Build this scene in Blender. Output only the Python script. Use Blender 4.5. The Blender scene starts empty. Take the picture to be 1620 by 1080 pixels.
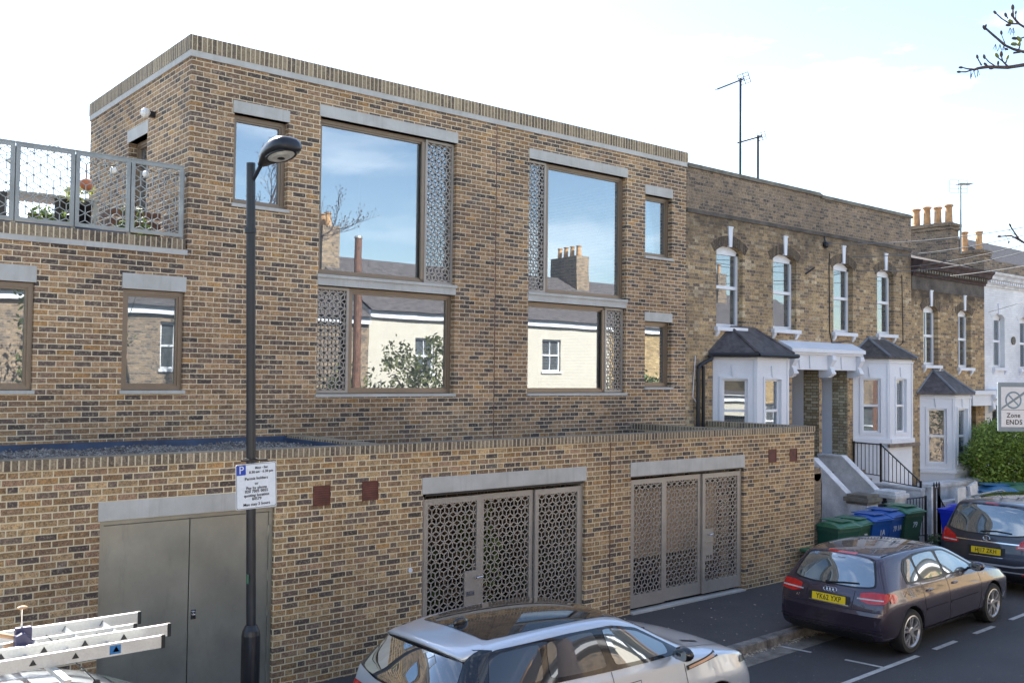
import bpy, bmesh, math, random
from mathutils import Vector, Matrix
from mathutils.bvhtree import BVHTree
from mathutils.geometry import delaunay_2d_cdt
R = math.radians
random.seed(7)
SC = bpy.context.scene
COL = SC.collection

# ------------------------------------------------------------------ camera
CAMZ = 3.66
yaw, pitch, roll = R(39.675), R(2.05), R(0.625)
fw = Vector((math.sin(yaw)*math.cos(pitch), math.cos(yaw)*math.cos(pitch), math.sin(pitch)))
rt = Vector((math.cos(yaw), -math.sin(yaw), 0)); up = rt.cross(fw)
rt, up = rt*math.cos(roll)+up*math.sin(roll), -rt*math.sin(roll)+up*math.cos(roll)
cam = bpy.data.cameras.new('camera'); cam_ob = bpy.data.objects.new('camera', cam); COL.objects.link(cam_ob)
m3 = Matrix((rt, up, -fw)).transposed()
cam_ob.matrix_world = Matrix.Translation((0, 0, CAMZ)) @ m3.to_4x4()
cam.sensor_width = 36.0; cam.lens = 36.0*1524.9/1620.0; cam.clip_start = .1; cam.clip_end = 2000
SC.camera = cam_ob

# ------------------------------------------------------------------ sky, sun, exposure
SUN_EL, SUN_AZ = R(42), R(5)
w = bpy.data.worlds.new('World'); SC.world = w; w.use_nodes = True
nt = w.node_tree; bg = nt.nodes['Background']
sky = nt.nodes.new('ShaderNodeTexSky'); sky.sky_type = 'NISHITA'; sky.sun_disc = False
sky.sun_elevation = SUN_EL; sky.sun_rotation = SUN_AZ; sky.air_density = 1.0; sky.dust_density = .45; sky.ozone_density = 1.0
# thin cloud streaks mixed into the sky
tc = nt.nodes.new('ShaderNodeTexCoord'); mp = nt.nodes.new('ShaderNodeMapping'); mp.inputs['Scale'].default_value = (1.6, 1.6, 6.5)
mp.inputs['Location'].default_value = (.35, .1, .2)
nz = nt.nodes.new('ShaderNodeTexNoise'); nz.inputs['Scale'].default_value = 2.6; nz.inputs['Detail'].default_value = 9; nz.inputs['Roughness'].default_value = .58
rp = nt.nodes.new('ShaderNodeValToRGB'); rp.color_ramp.elements[0].position = .52; rp.color_ramp.elements[1].position = .72
rp.color_ramp.elements[1].color = (.35, .35, .35, 1)
mx = nt.nodes.new('ShaderNodeMixRGB'); mx.inputs[2].default_value = (10.5, 10.8, 11.2, 1)
nt.links.new(tc.outputs['Generated'], mp.inputs[0]); nt.links.new(mp.outputs[0], nz.inputs[0]); nt.links.new(nz.outputs[0], rp.inputs[0])
nt.links.new(rp.outputs[0], mx.inputs[0]); nt.links.new(sky.outputs[0], mx.inputs[1]); nt.links.new(mx.outputs[0], bg.inputs[0])
bg.inputs[1].default_value = .075
sun = bpy.data.lights.new('sun', 'SUN'); sun.energy = 5.0; sun.angle = R(.5); sun.color = (1, .95, .87)
so = bpy.data.objects.new('sun', sun); COL.objects.link(so)
sv = Vector((math.sin(SUN_AZ)*math.cos(SUN_EL), math.cos(SUN_AZ)*math.cos(SUN_EL), math.sin(SUN_EL)))
so.rotation_euler = sv.to_track_quat('Z', 'Y').to_euler(); so.location = (0, 0, 40)
SC.view_settings.view_transform = 'Standard'; SC.view_settings.look = 'None'; SC.view_settings.gamma = 1
SC.view_settings.exposure = 2.26
try: SC.cycles.max_bounces = 8
except Exception: pass

# ------------------------------------------------------------------ materials
class NT:
    def __init__(s, name):
        s.m = bpy.data.materials.new(name); s.m.use_nodes = True; s.t = s.m.node_tree
        s.b = s.t.nodes['Principled BSDF']; s.out = s.t.nodes['Material Output']
    def n(s, ty, **k):
        x = s.t.nodes.new(ty)
        for a, b in k.items(): setattr(x, a, b)
        return x
    def l(s, a, b): s.t.links.new(a, b)
    def math(s, op, a, b=None, c=None):
        x = s.n('ShaderNodeMath', operation=op)
        for i, v in enumerate((a, b, c)):
            if v is None: continue
            if isinstance(v, (int, float)): x.inputs[i].default_value = v
            else: s.l(v, x.inputs[i])
        return x.outputs[0]
    def pos(s):
        return s.n('ShaderNodeNewGeometry').outputs['Position']
    def noise(s, vec, scale, detail=3, rough=.5, mul=None):
        x = s.n('ShaderNodeTexNoise'); x.inputs['Scale'].default_value = scale
        x.inputs['Detail'].default_value = detail; x.inputs['Roughness'].default_value = rough
        if mul:
            mpn = s.n('ShaderNodeMapping'); mpn.inputs['Scale'].default_value = mul; s.l(vec, mpn.inputs[0]); vec = mpn.outputs[0]
        s.l(vec, x.inputs['Vector']); return x.outputs[0]
    def ramp(s, f, stops, interp='LINEAR'):
        x = s.n('ShaderNodeValToRGB'); cr = x.color_ramp; cr.interpolation = interp
        while len(cr.elements) < len(stops): cr.elements.new(.5)
        for e, (p, c) in zip(cr.elements, stops):
            e.position = p; e.color = (*c, 1) if len(c) == 3 else c
        s.l(f, x.inputs[0]); return x.outputs[0]
    def mix(s, f, a, b, mode='MIX'):
        x = s.n('ShaderNodeMixRGB', blend_type=mode)
        for i, v in enumerate((f, a, b)):
            if isinstance(v, (int, float)): x.inputs[i].default_value = v
            elif isinstance(v, tuple): x.inputs[i].default_value = (*v, 1)
            else: s.l(v, x.inputs[i])
        return x.outputs[0]
    def bump(s, h, dist, strength=1):
        x = s.n('ShaderNodeBump'); x.inputs['Distance'].default_value = dist; x.inputs['Strength'].default_value = strength
        s.l(h, x.inputs['Height']); s.l(x.outputs[0], s.b.inputs['Normal'])
    def done(s, col=None, rough=.6, metal=0, spec=.5, coat=0):
        if col is not None:
            if isinstance(col, tuple): s.b.inputs['Base Color'].default_value = (*col, 1)
            else: s.l(col, s.b.inputs['Base Color'])
        if isinstance(rough, (int, float)): s.b.inputs['Roughness'].default_value = rough
        else: s.l(rough, s.b.inputs['Roughness'])
        s.b.inputs['Metallic'].default_value = metal; s.b.inputs['Specular IOR Level'].default_value = spec
        s.b.inputs['Coat Weight'].default_value = coat
        return s.m

def plain(name, c, rough=.6, metal=0, spec=.5, var=.12, scale=3, coat=0, fine=.06, bump=0):
    s = NT(name); p = s.pos()
    a = s.noise(p, scale, 5, .6); b = s.noise(p, scale*18, 3, .6)
    dk = tuple(x*(1-var*2) for x in c); lt = tuple(min(1, x*(1+var)) for x in c)
    col = s.ramp(a, [(.3, dk), (.7, lt)])
    g = s.ramp(b, [(.3, (1-fine*2,)*3), (.7, (1, 1, 1))])
    col = s.mix(1, col, g, 'MULTIPLY')
    if bump: s.bump(b, bump)
    return s.done(col, rough, metal, spec, coat)

CRS = .0675
def brick(name, stops, mortar, bond='stretcher', msize=.011, weather=None, wt=(.08, .07, .06), wz=None, spots=.5, soldier=False, tone=1.0, moff=0.0):
    s = NT(name); p = s.pos()
    sp = s.n('ShaderNodeSeparateXYZ'); s.l(p, sp.inputs[0])
    u = s.math('ADD', sp.outputs[0], sp.outputs[1]); z = sp.outputs[2]
    wob = s.noise(p, 9, 2); u = s.math('ADD', u, s.math('MULTIPLY', s.math('SUBTRACT', wob, .5), .007))
    z2 = s.math('ADD', z, s.math('MULTIPLY', s.math('SUBTRACT', s.noise(p, 6, 2), .5), .007))
    half = msize/2
    if soldier:
        a = s.math('DIVIDE', u, CRS); cell = s.math('FLOOR', a); fu = s.math('FRACT', a)
        row = s.math('FLOOR', s.math('DIVIDE', z, 10.0)); idx = cell
        d = s.math('MULTIPLY', s.math('MINIMUM', fu, s.math('SUBTRACT', 1, fu)), CRS)
    else:
        v = s.math('DIVIDE', s.math('ADD', z2, moff), CRS); row = s.math('FLOOR', v); fv = s.math('FRACT', v)
        par = s.math('MULTIPLY', s.math('MODULO', s.math('ABSOLUTE', row), 2), .5)
        if bond == 'stretcher':
            Lb = .2025; a = s.math('ADD', s.math('DIVIDE', u, Lb), par); cell = s.math('FLOOR', a); fu = s.math('FRACT', a)
            idx = cell
            du = s.math('MULTIPLY', s.math('MINIMUM', fu, s.math('SUBTRACT', 1, fu)), Lb)
        else:
            Lb = .30375; a = s.math('ADD', s.math('DIVIDE', u, Lb), par); cell = s.math('FLOOR', a); fu = s.math('FRACT', a)
            hd = s.math('GREATER_THAN', fu, .6667); idx = s.math('ADD', s.math('MULTIPLY', cell, 2), hd)
            d1 = s.math('MINIMUM', fu, s.math('SUBTRACT', 1, fu)); d2 = s.math('ABSOLUTE', s.math('SUBTRACT', fu, .6667))
            du = s.math('MULTIPLY', s.math('MINIMUM', d1, d2), Lb)
        dv = s.math('MULTIPLY', s.math('MINIMUM', fv, s.math('SUBTRACT', 1, fv)), CRS)
        d = s.math('MINIMUM', du, dv)
    cx = s.n('ShaderNodeCombineXYZ'); s.l(idx, cx.inputs[0]); s.l(row, cx.inputs[1])
    wn = s.n('ShaderNodeTexWhiteNoise'); wn.noise_dimensions = '3D'; s.l(cx.outputs[0], wn.inputs['Vector'])
    col = s.ramp(wn.outputs['Value'], stops, 'CONSTANT')
    sw = s.n('ShaderNodeSeparateColor'); s.l(wn.outputs['Color'], sw.inputs[0])
    bv = .08 if name.startswith('white') else .5; br = s.math('ADD', s.math('MULTIPLY', sw.outputs[1], bv), 1-bv/2)
    cb = s.n('ShaderNodeCombineXYZ')
    for i in range(3): s.l(br, cb.inputs[i])
    col = s.mix(1, col, cb.outputs[0], 'MULTIPLY')
    # burnt blotches and kiln pits inside a brick
    n1 = s.noise(p, 22, 4, .65); col = s.mix(s.ramp(n1, [(.46, (0, 0, 0)), (.64, (spots, spots, spots))]), col, (.085, .065, .055))
    n2 = s.noise(p, 90, 2, .6); col = s.mix(s.ramp(n2, [(.34, (min(.75, spots*1.4),)*3), (.5, (0, 0, 0))]), col, (.05, .04, .035))
    n4 = s.noise(p, 38, 3, .6); col = s.mix(s.ramp(n4, [(.52, (0, 0, 0)), (.70, (min(.5, spots),)*3)]), col, (.62, .49, .33))
    mn = s.noise(p, 60, 3, .7); mc = s.mix(mn, tuple(x*.72 for x in mortar), tuple(min(1, x*1.15) for x in mortar))
    fac = s.ramp(s.math('DIVIDE', d, half), [(.75, (1, 1, 1)), (1.3, (0, 0, 0))])
    x = fac.node; 
    col = s.mix(fac, col, mc)
    big = s.noise(p, .55, 5, .6)
    col = s.mix(1, col, s.ramp(big, [(.32, (.76*tone, .75*tone, .76*tone)), (.68, (1.15*tone, 1.14*tone, 1.11*tone))]), 'MULTIPLY')
    bloom = s.noise(p, 1.7, 7, .75, mul=(1, 1, 1.6))   # pale salt bloom in ragged patches
    col = s.mix(s.ramp(bloom, [(.60, (0, 0, 0)), (.74, (min(.30, spots*.6),)*3)]), col, (.62, .56, .47))
    if weather:   # sooty staining with a shape of its own (runs, patches), strongest between two heights
        n3 = s.noise(p, 1.1, 6, .68, mul=(1, 1, .6)); zz = s.math('MULTIPLY_ADD', z, weather[0], weather[1])
        f = s.math('MULTIPLY', s.math('ADD', zz, s.math('MULTIPLY', s.math('SUBTRACT', n3, .5), 2.4)), weather[2])
        f = s.n('ShaderNodeClamp').inputs[0].node if False else f
        cl = s.n('ShaderNodeClamp'); s.l(f, cl.inputs[0]); cl.inputs[2].default_value = weather[3]
        col = s.mix(cl.outputs[0], col, wt)
    h = s.math('SUBTRACT', 1, fac); s.bump(h, .006, .8)
    return s.done(col, .85, 0, .25)

BUFF = [(.0, (0.506, 0.320, 0.155)), (.20, (0.396, 0.233, 0.112)), (.38, (0.594, 0.388, 0.198)), (.50, (0.341, 0.204, 0.116)), (.64, (0.220, 0.150, 0.112)), (.78, (0.127, 0.092, 0.079)), (.88, (0.462, 0.272, 0.163)), (.95, (0.506, 0.281, 0.112))]
MAIN = [(.0, (0.440, 0.262, 0.133)), (.18, (0.330, 0.194, 0.103)), (.36, (0.484, 0.301, 0.163)), (.50, (0.264, 0.165, 0.107)), (.66, (0.165, 0.116, 0.093)), (.79, (0.110, 0.082, 0.073)), (.90, (0.374, 0.218, 0.125)), (.96, (0.484, 0.262, 0.103))]
OLD = [(.0, (.52, .365, .19)), (.25, (.44, .30, .155)), (.5, (.34, .235, .135)), (.7, (.25, .185, .125)), (.85, (.60, .47, .30)), (.95, (.18, .135, .105))]
M = {}
M['brick_main'] = brick('multi_stock_brick', MAIN, (.80, .66, .46), msize=.0135)
M['brick_wall'] = brick('yellow_stock_brick', BUFF, (.82, .69, .46), bond='flemish', msize=.0145)
M['brick_old'] = brick('old_london_brick', OLD, (.52, .42, .29), bond='flemish', msize=.009, spots=.45, weather=(.62, -3.75, 1.2, .72), wt=(.07, .055, .045))
M['brick_old_low'] = brick('old_yellow_brick', OLD, (.40, .33, .22), bond='flemish', msize=.009, spots=.4, weather=(1.3, -7.2, 1.4, .85), wt=(.05, .038, .032))
M['brick_white'] = brick('white_painted_brick', [(0, (.76, .77, .79)), (.5, (.74, .75, .77))], (.70, .71, .73), bond='flemish', spots=.01, msize=.007)
M['brick_soldier'] = brick('soldier_course_brick', [(0, (.27, .205, .135)), (.35, (.34, .26, .175)), (.7, (.18, .135, .10))], (.72, .60, .42), soldier=True, spots=.4, msize=.017)
M['brick_arch'] = brick('dark_arch_brick', [(0, (.10, .075, .055)), (.4, (.15, .11, .07)), (.75, (.07, .055, .045))], (.16, .13, .1), soldier=True, spots=.3, msize=.008)
M['brick_glazed'] = brick('cream_glazed_brick', [(0, (.5, .45, .33)), (.5, (.42, .36, .24)), (.8, (.34, .28, .18))], (.12, .09, .06), bond='flemish', spots=.2)
M['brick_dark'] = brick('sooty_brick', [(0, (.23, .17, .125)), (.4, (.29, .21, .14)), (.75, (.12, .098, .085))], (.34, .28, .21), bond='flemish', spots=.4)
M['brick_opp'] = brick('opposite_yellow_brick', [(0, (.42, .30, .15)), (.5, (.34, .23, .11))], (.4, .33, .22), bond='flemish', spots=.2)
s = NT('cast_stone'); p = s.pos()
c = s.ramp(s.noise(p, 2.5, 6, .65), [(.3, (.43, .41, .37)), (.7, (.56, .54, .50))])
c = s.mix(s.ramp(s.noise(p, 3, 5, .7, mul=(5, 5, .35)), [(.52, (0, 0, 0)), (.72, (.35, .35, .35))]), c, (.30, .28, .25))
s.bump(s.noise(p, 70, 3), .002); M['concrete'] = s.done(c, .8)
M['render_old'] = plain('old_render', (.15, .125, .105), .9, var=.3, scale=2.2, fine=.25)
M['coping_stone'] = plain('weathered_coping', (.20, .18, .145), .9, var=.25, scale=4)
M['bronze'] = plain('bronze_anodised_frame', (.27, .20, .14), .42, .3, var=.05)
s = NT('weathered_bronze_steel'); p = s.pos()
c = s.ramp(s.noise(p, 1.3, 6, .6), [(.3, (.27, .27, .235)), (.7, (.41, .395, .335))])
c = s.mix(s.ramp(s.noise(p, 4, 6, .75, mul=(2, 2, .5)), [(.55, (0, 0, 0)), (.7, (.35, .35, .35))]), c, (.20, .21, .20))
c = s.mix(s.ramp(s.noise(p, 26, 3, .7, mul=(.4, .4, 3)), [(.66, (0, 0, 0)), (.72, (.35, .35, .35))]), c, (.5, .5, .47))
M['steel'] = s.done(c, s.math('MULTIPLY_ADD', s.noise(p, 2.5, 4), .4, .22), .65)
M['gate_steel'] = plain('taupe_powder_coated_steel', (.41, .36, .31), .5, .2, var=.08, scale=2)
M['galv'] = plain('galvanised_grey_steel', (.35, .35, .325), .5, .4, var=.1, scale=4)
M['white'] = plain('white_masonry_paint', (.74, .755, .80), .65, var=.03, scale=1.5, fine=.03)
M['white_upvc'] = plain('white_window_frame', (.80, .81, .84), .35, var=.02)
M['white_dirty'] = plain('dirty_white_render', (.76, .76, .77), .8, var=.17, scale=3, fine=.12)
M['stone_step'] = plain('worn_stone', (.24, .19, .15), .85, var=.25, scale=5)
M['slate'] = plain('slate_tiles', (.125, .108, .108), .6, var=.3, scale=7, fine=.2)
M['slate_brown'] = plain('brown_slate', (.12, .10, .09), .7, var=.3, scale=9, fine=.3)
M['lead'] = plain('lead_sheet', (.22, .24, .27), .5, .1, var=.12, scale=5)
M['membrane'] = plain('blue_grey_membrane', (.055, .085, .15), .45, var=.2, scale=3)
M['black_paint'] = plain('black_gloss_paint', (.018, .018, .022), .32, var=.2, scale=6)
M['lamp_paint'] = plain('dark_grey_lamp_paint', (.024, .026, .032), .36, .2, var=.15, scale=4)
M['cast_brown'] = plain('terracotta_cast', (.16, .05, .03), .6, var=.2, scale=9)
M['terracotta'] = plain('terracotta', (.50, .29, .14), .8, var=.2, scale=6)
M['pipe_black'] = plain('black_plastic_pipe', (.02, .02, .024), .4, var=.2)
M['plaster'] = plain('interior_plaster', (.5, .5, .48), .9, var=.03)
M['blind'] = plain('pale_blind', (.62, .76, .74), .7, var=.03)
M['blind_grey'] = plain('grey_blind', (.30, .31, .29), .7, var=.05)
M['reed'] = NT('reed_screen')
s_ = M['reed']; q = s_.pos(); M['reed'] = s_.done(s_.ramp(s_.noise(q, 6, 3, .6, mul=(14, 14, .7)), [(.3, (.30, .19, .10)), (.7, (.62, .44, .26))]), .85)
M['wood_brown'] = plain('weathered_brown_wood', (.17, .08, .05), .7, var=.3, scale=8)
M['rubber'] = plain('tyre_rubber', (.018, .018, .018), .75, var=.15, scale=8)
M['alloy'] = plain('alloy_wheel', (.55, .55, .56), .3, .75, var=.04)
M['chrome'] = plain('chrome', (.75, .75, .77), .12, 1, var=.02)
M['trim_black'] = plain('black_trim', (.014, .014, .016), .45, var=.1)
M['well_black'] = plain('wheel_well', (.008, .008, .009), .9, var=.1)
M['aluminium'] = plain('ladder_aluminium', (.62, .62, .60), .42, .55, var=.08, scale=5)
M['sticker_blue'] = plain('blue_sticker', (.02, .17, .42), .5)
M['sign_white'] = plain('white_sign_face', (.78, .80, .83), .4, var=.02)
M['sign_grey'] = plain('grey_sign_frame', (.25, .31, .35), .5, var=.05)
M['sign_band'] = plain('grey_blue_sign_band', (.22, .32, .40), .5, var=.05)
M['black_text'] = plain('black_lettering', (.01, .01, .012), .5, var=0)
M['white_text'] = plain('white_lettering', (.72, .74, .76), .5, var=0)
M['p_blue'] = plain('parking_blue', (.01, .06, .42), .4, var=0)
M['plate_yellow'] = plain('number_plate_yellow', (.95, .68, .02), .35, var=0)
M['bin_green'] = plain('dark_green_plastic', (.024, .105, .075), .42, var=.12, scale=4, fine=.1)
M['bin_green_lid'] = plain('green_lid_plastic', (.05, .18, .10), .4, var=.15, scale=5, fine=.1)
M['bin_olive'] = plain('olive_green_plastic', (.042, .115, .06), .45, var=.12)
M['bin_blue'] = plain('blue_plastic', (.018, .11, .42), .4, var=.1, fine=.1)
M['bin_bright'] = plain('bright_blue_plastic', (.012, .04, .60), .35, var=.08)
M['bin_steel_blue'] = plain('faded_blue_plastic', (.04, .17, .34), .45, var=.1)
M['mark_white'] = plain('road_marking_paint', (.62, .62, .60), .7, var=.15, scale=9, fine=.25)
M['red_light'] = plain('red_light_lens', (.62, .012, .012), .12, var=.12, scale=20, coat=.6)
M['clear_light'] = plain('clear_light_lens', (.62, .60, .58), .12, var=.1, scale=20, coat=.6)
M['copper'] = plain('copper_trim', (.55, .36, .27), .3, .7)
M['globe_white'] = plain('white_globe', (.82, .82, .80), .4, var=.02)
M['orange'] = plain('orange_paper', (.50, .17, .08), .7)
M['teal'] = plain('teal_paper', (.04, .26, .28), .7)
M['cable'] = plain('grey_cable', (.22, .22, .22), .7, var=.05)
M['bark'] = plain('bark', (.09, .065, .065), .85, var=.25, scale=12)
M['bud'] = plain('green_bud', (.22, .24, .05), .7, var=.2, scale=20)
M['cream'] = plain('cream_render', (.52, .48, .41), .8, var=.03)
M['clamp_dark'] = plain('dark_blue_clamp', (.05, .05, .12), .4)
M['clamp_handle'] = plain('tan_handle', (.55, .33, .18), .6)
M['curtain'] = plain('curtain', (.5, .42, .33), .9, var=.1, scale=12)
M['lens'] = plain('lamp_lens', (.62, .62, .58), .25, var=.15, scale=14)

def car_paint(name, c, metal=.55, rough=.3):
    s = NT(name); p = s.pos(); f = s.noise(p, 900, 1); d = s.noise(p, 2.2, 5, .6)
    col = s.mix(f, tuple(x*.85 for x in c), tuple(x*1.15 for x in c))
    col = s.mix(s.ramp(d, [(.45, (0, 0, 0)), (.8, (.12, .12, .12))]), col, (.25, .23, .2))
    return s.done(col, rough, metal, .5, 1.0)
M['paint_dark'] = car_paint('dark_violet_grey_metallic', (.055, .040, .060), .5, .27)
M['paint_navy'] = car_paint('dark_grey_blue_metallic', (.035, .038, .055), .5, .35)
M['paint_silver'] = car_paint('light_silver_metallic', (.53, .57, .62), .4, .30)
M['paint_van'] = car_paint('silver_grey_van_paint', (.38, .42, .46), .5, .3)
M['gloss_black'] = plain('gloss_black_roof', (.012, .013, .016), .06, var=.05, coat=.6)
for k in ('paint_dark', 'paint_navy', 'paint_silver', 'paint_van'):
    M[k].node_tree.nodes['Principled BSDF'].inputs['Coat Roughness'].default_value = .03

def glass(name, refl, tint, rough=.0, opaque=False, base=(.02, .025, .03)):
    s = NT(name); g = s.n('ShaderNodeBsdfGlossy'); g.inputs['Roughness'].default_value = rough; g.inputs['Color'].default_value = (.93, .97, 1, 1)
    p = s.pos(); bp = s.n('ShaderNodeBump'); bp.inputs['Distance'].default_value = .0006; s.l(s.noise(p, 1.5, 1), bp.inputs['Height']); s.l(bp.outputs[0], g.inputs['Normal'])
    lw = s.n('ShaderNodeLayerWeight'); lw.inputs['Blend'].default_value = .25
    f = s.math('MINIMUM', s.math('ADD', s.math('MULTIPLY', lw.outputs['Fresnel'], .7), refl), .92)
    mxx = s.n('ShaderNodeMixShader'); s.l(f, mxx.inputs[0])
    if opaque:
        s.b.inputs['Base Color'].default_value = (*base, 1); s.b.inputs['Roughness'].default_value = .3; s.l(s.b.outputs[0], mxx.inputs[1])
    else:
        t = s.n('ShaderNodeBsdfTransparent'); t.inputs[0].default_value = (*tint, 1)
        df = s.n('ShaderNodeBsdfDiffuse'); df.inputs[0].default_value = (.42, .44, .48, 1); m2 = s.n('ShaderNodeMixShader'); m2.inputs[0].default_value = .16
        s.l(t.outputs[0], m2.inputs[1]); s.l(df.outputs[0], m2.inputs[2]); s.l(m2.outputs[0], mxx.inputs[1])
    s.l(g.outputs[0], mxx.inputs[2]); s.l(mxx.outputs[0], s.out.inputs[0]); return s.m
M['glass'] = glass('window_glass', .27, (.55, .62, .62))
M['glass_old'] = glass('old_window_glass', .20, (.65, .7, .7))
M['glass_car'] = glass('car_glass', .24, (0, 0, 0), opaque=True, base=(.05, .075, .08))
M['glass_tint'] = glass('tinted_car_glass', .07, (0, 0, 0), opaque=True, base=(.012, .013, .016))

s = NT('asphalt'); p = s.pos()
c = s.ramp(s.noise(p, 130, 3, .8), [(.32, (.017, .017, .020)), (.52, (.042, .042, .046)), (.66, (.20, .20, .20))])
c = s.mix(1, c, s.ramp(s.noise(p, .7, 5, .6), [(.3, (.75, .75, .78)), (.7, (1.1, 1.1, 1.1))]), 'MULTIPLY')
v = s.n('ShaderNodeTexVoronoi'); v.inputs['Scale'].default_value = 9; s.l(p, v.inputs[0])
c = s.mix(s.ramp(v.outputs[0], [(.05, (.7, .7, .7)), (.09, (0, 0, 0))]), c, (.4, .37, .33))
s.bump(s.noise(p, 160, 2), .004); M['asphalt'] = s.done(c, .85)
s = NT('pavement_asphalt'); p = s.pos()
c = s.ramp(s.noise(p, 170, 3, .7), [(.3, (.043, .039, .040)), (.6, (.082, .074, .074)), (.72, (.15, .135, .13))])
c = s.mix(1, c, s.ramp(s.noise(p, 1.1, 6, .65), [(.3, (.72, .72, .74)), (.7, (1.15, 1.12, 1.1))]), 'MULTIPLY')
v = s.n('ShaderNodeTexVoronoi'); v.inputs['Scale'].default_value = 5.5; s.l(p, v.inputs[0])
c = s.mix(s.ramp(v.outputs[0], [(.045, (.8, .8, .8)), (.075, (0, 0, 0))]), c, (.45, .40, .34))
s.bump(s.noise(p, 200, 2), .003); M['pavement'] = s.done(c, .8)
M['kerb'] = plain('granite_kerb', (.30, .275, .25), .75, var=.35, scale=5, fine=.25)
M['gutter'] = plain('concrete_gutter', (.27, .245, .21), .85, var=.25, scale=5, fine=.25)
M['soil'] = plain('garden_soil', (.12, .09, .065), .95, var=.3, scale=6, fine=.3)
s = NT('pebbles'); p = s.pos(); v = s.n('ShaderNodeTexVoronoi'); v.inputs['Scale'].default_value = 28; s.l(p, v.inputs[0])
c = s.mix(v.outputs[1], (.13, .11, .10), (.42, .37, .33)); sp = s.n('ShaderNodeSeparateColor'); s.l(v.outputs[1], sp.inputs[0])
c = s.ramp(sp.outputs[0], [(0, (.06, .05, .045)), (.5, (.17, .145, .125)), (1, (.40, .36, .31))]); M['pebbles'] = s.done(c, .8)

def leafmat(name, a, b):
    s = NT(name); p = s.pos(); oi = s.n('ShaderNodeNewGeometry').outputs['Random Per Island']
    c = s.ramp(oi, [(0, a), (.6, b), (1, tuple(x*1.5 for x in b))]); m = s.done(c, .5, 0, .4)
    s.b.inputs['Subsurface Weight'].default_value = 0
    tr = s.n('ShaderNodeBsdfTranslucent'); s.l(c, tr.inputs[0]); mxx = s.n('ShaderNodeMixShader'); mxx.inputs[0].default_value = .3
    s.l(s.b.outputs[0], mxx.inputs[1]); s.l(tr.outputs[0], mxx.inputs[2]); s.l(mxx.outputs[0], s.out.inputs[0]); return m
M['leaf'] = leafmat('yellow_green_leaves', (.07, .12, .02), (.22, .30, .05))
M['leaf_dark'] = leafmat('green_leaves', (.03, .06, .015), (.08, .12, .03))
M['leaf_olive'] = leafmat('olive_leaves', (.05, .07, .03), (.12, .13, .05))
M['leaf_yellow'] = leafmat('yellow_leaves', (.22, .24, .03), (.40, .42, .08))

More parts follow.
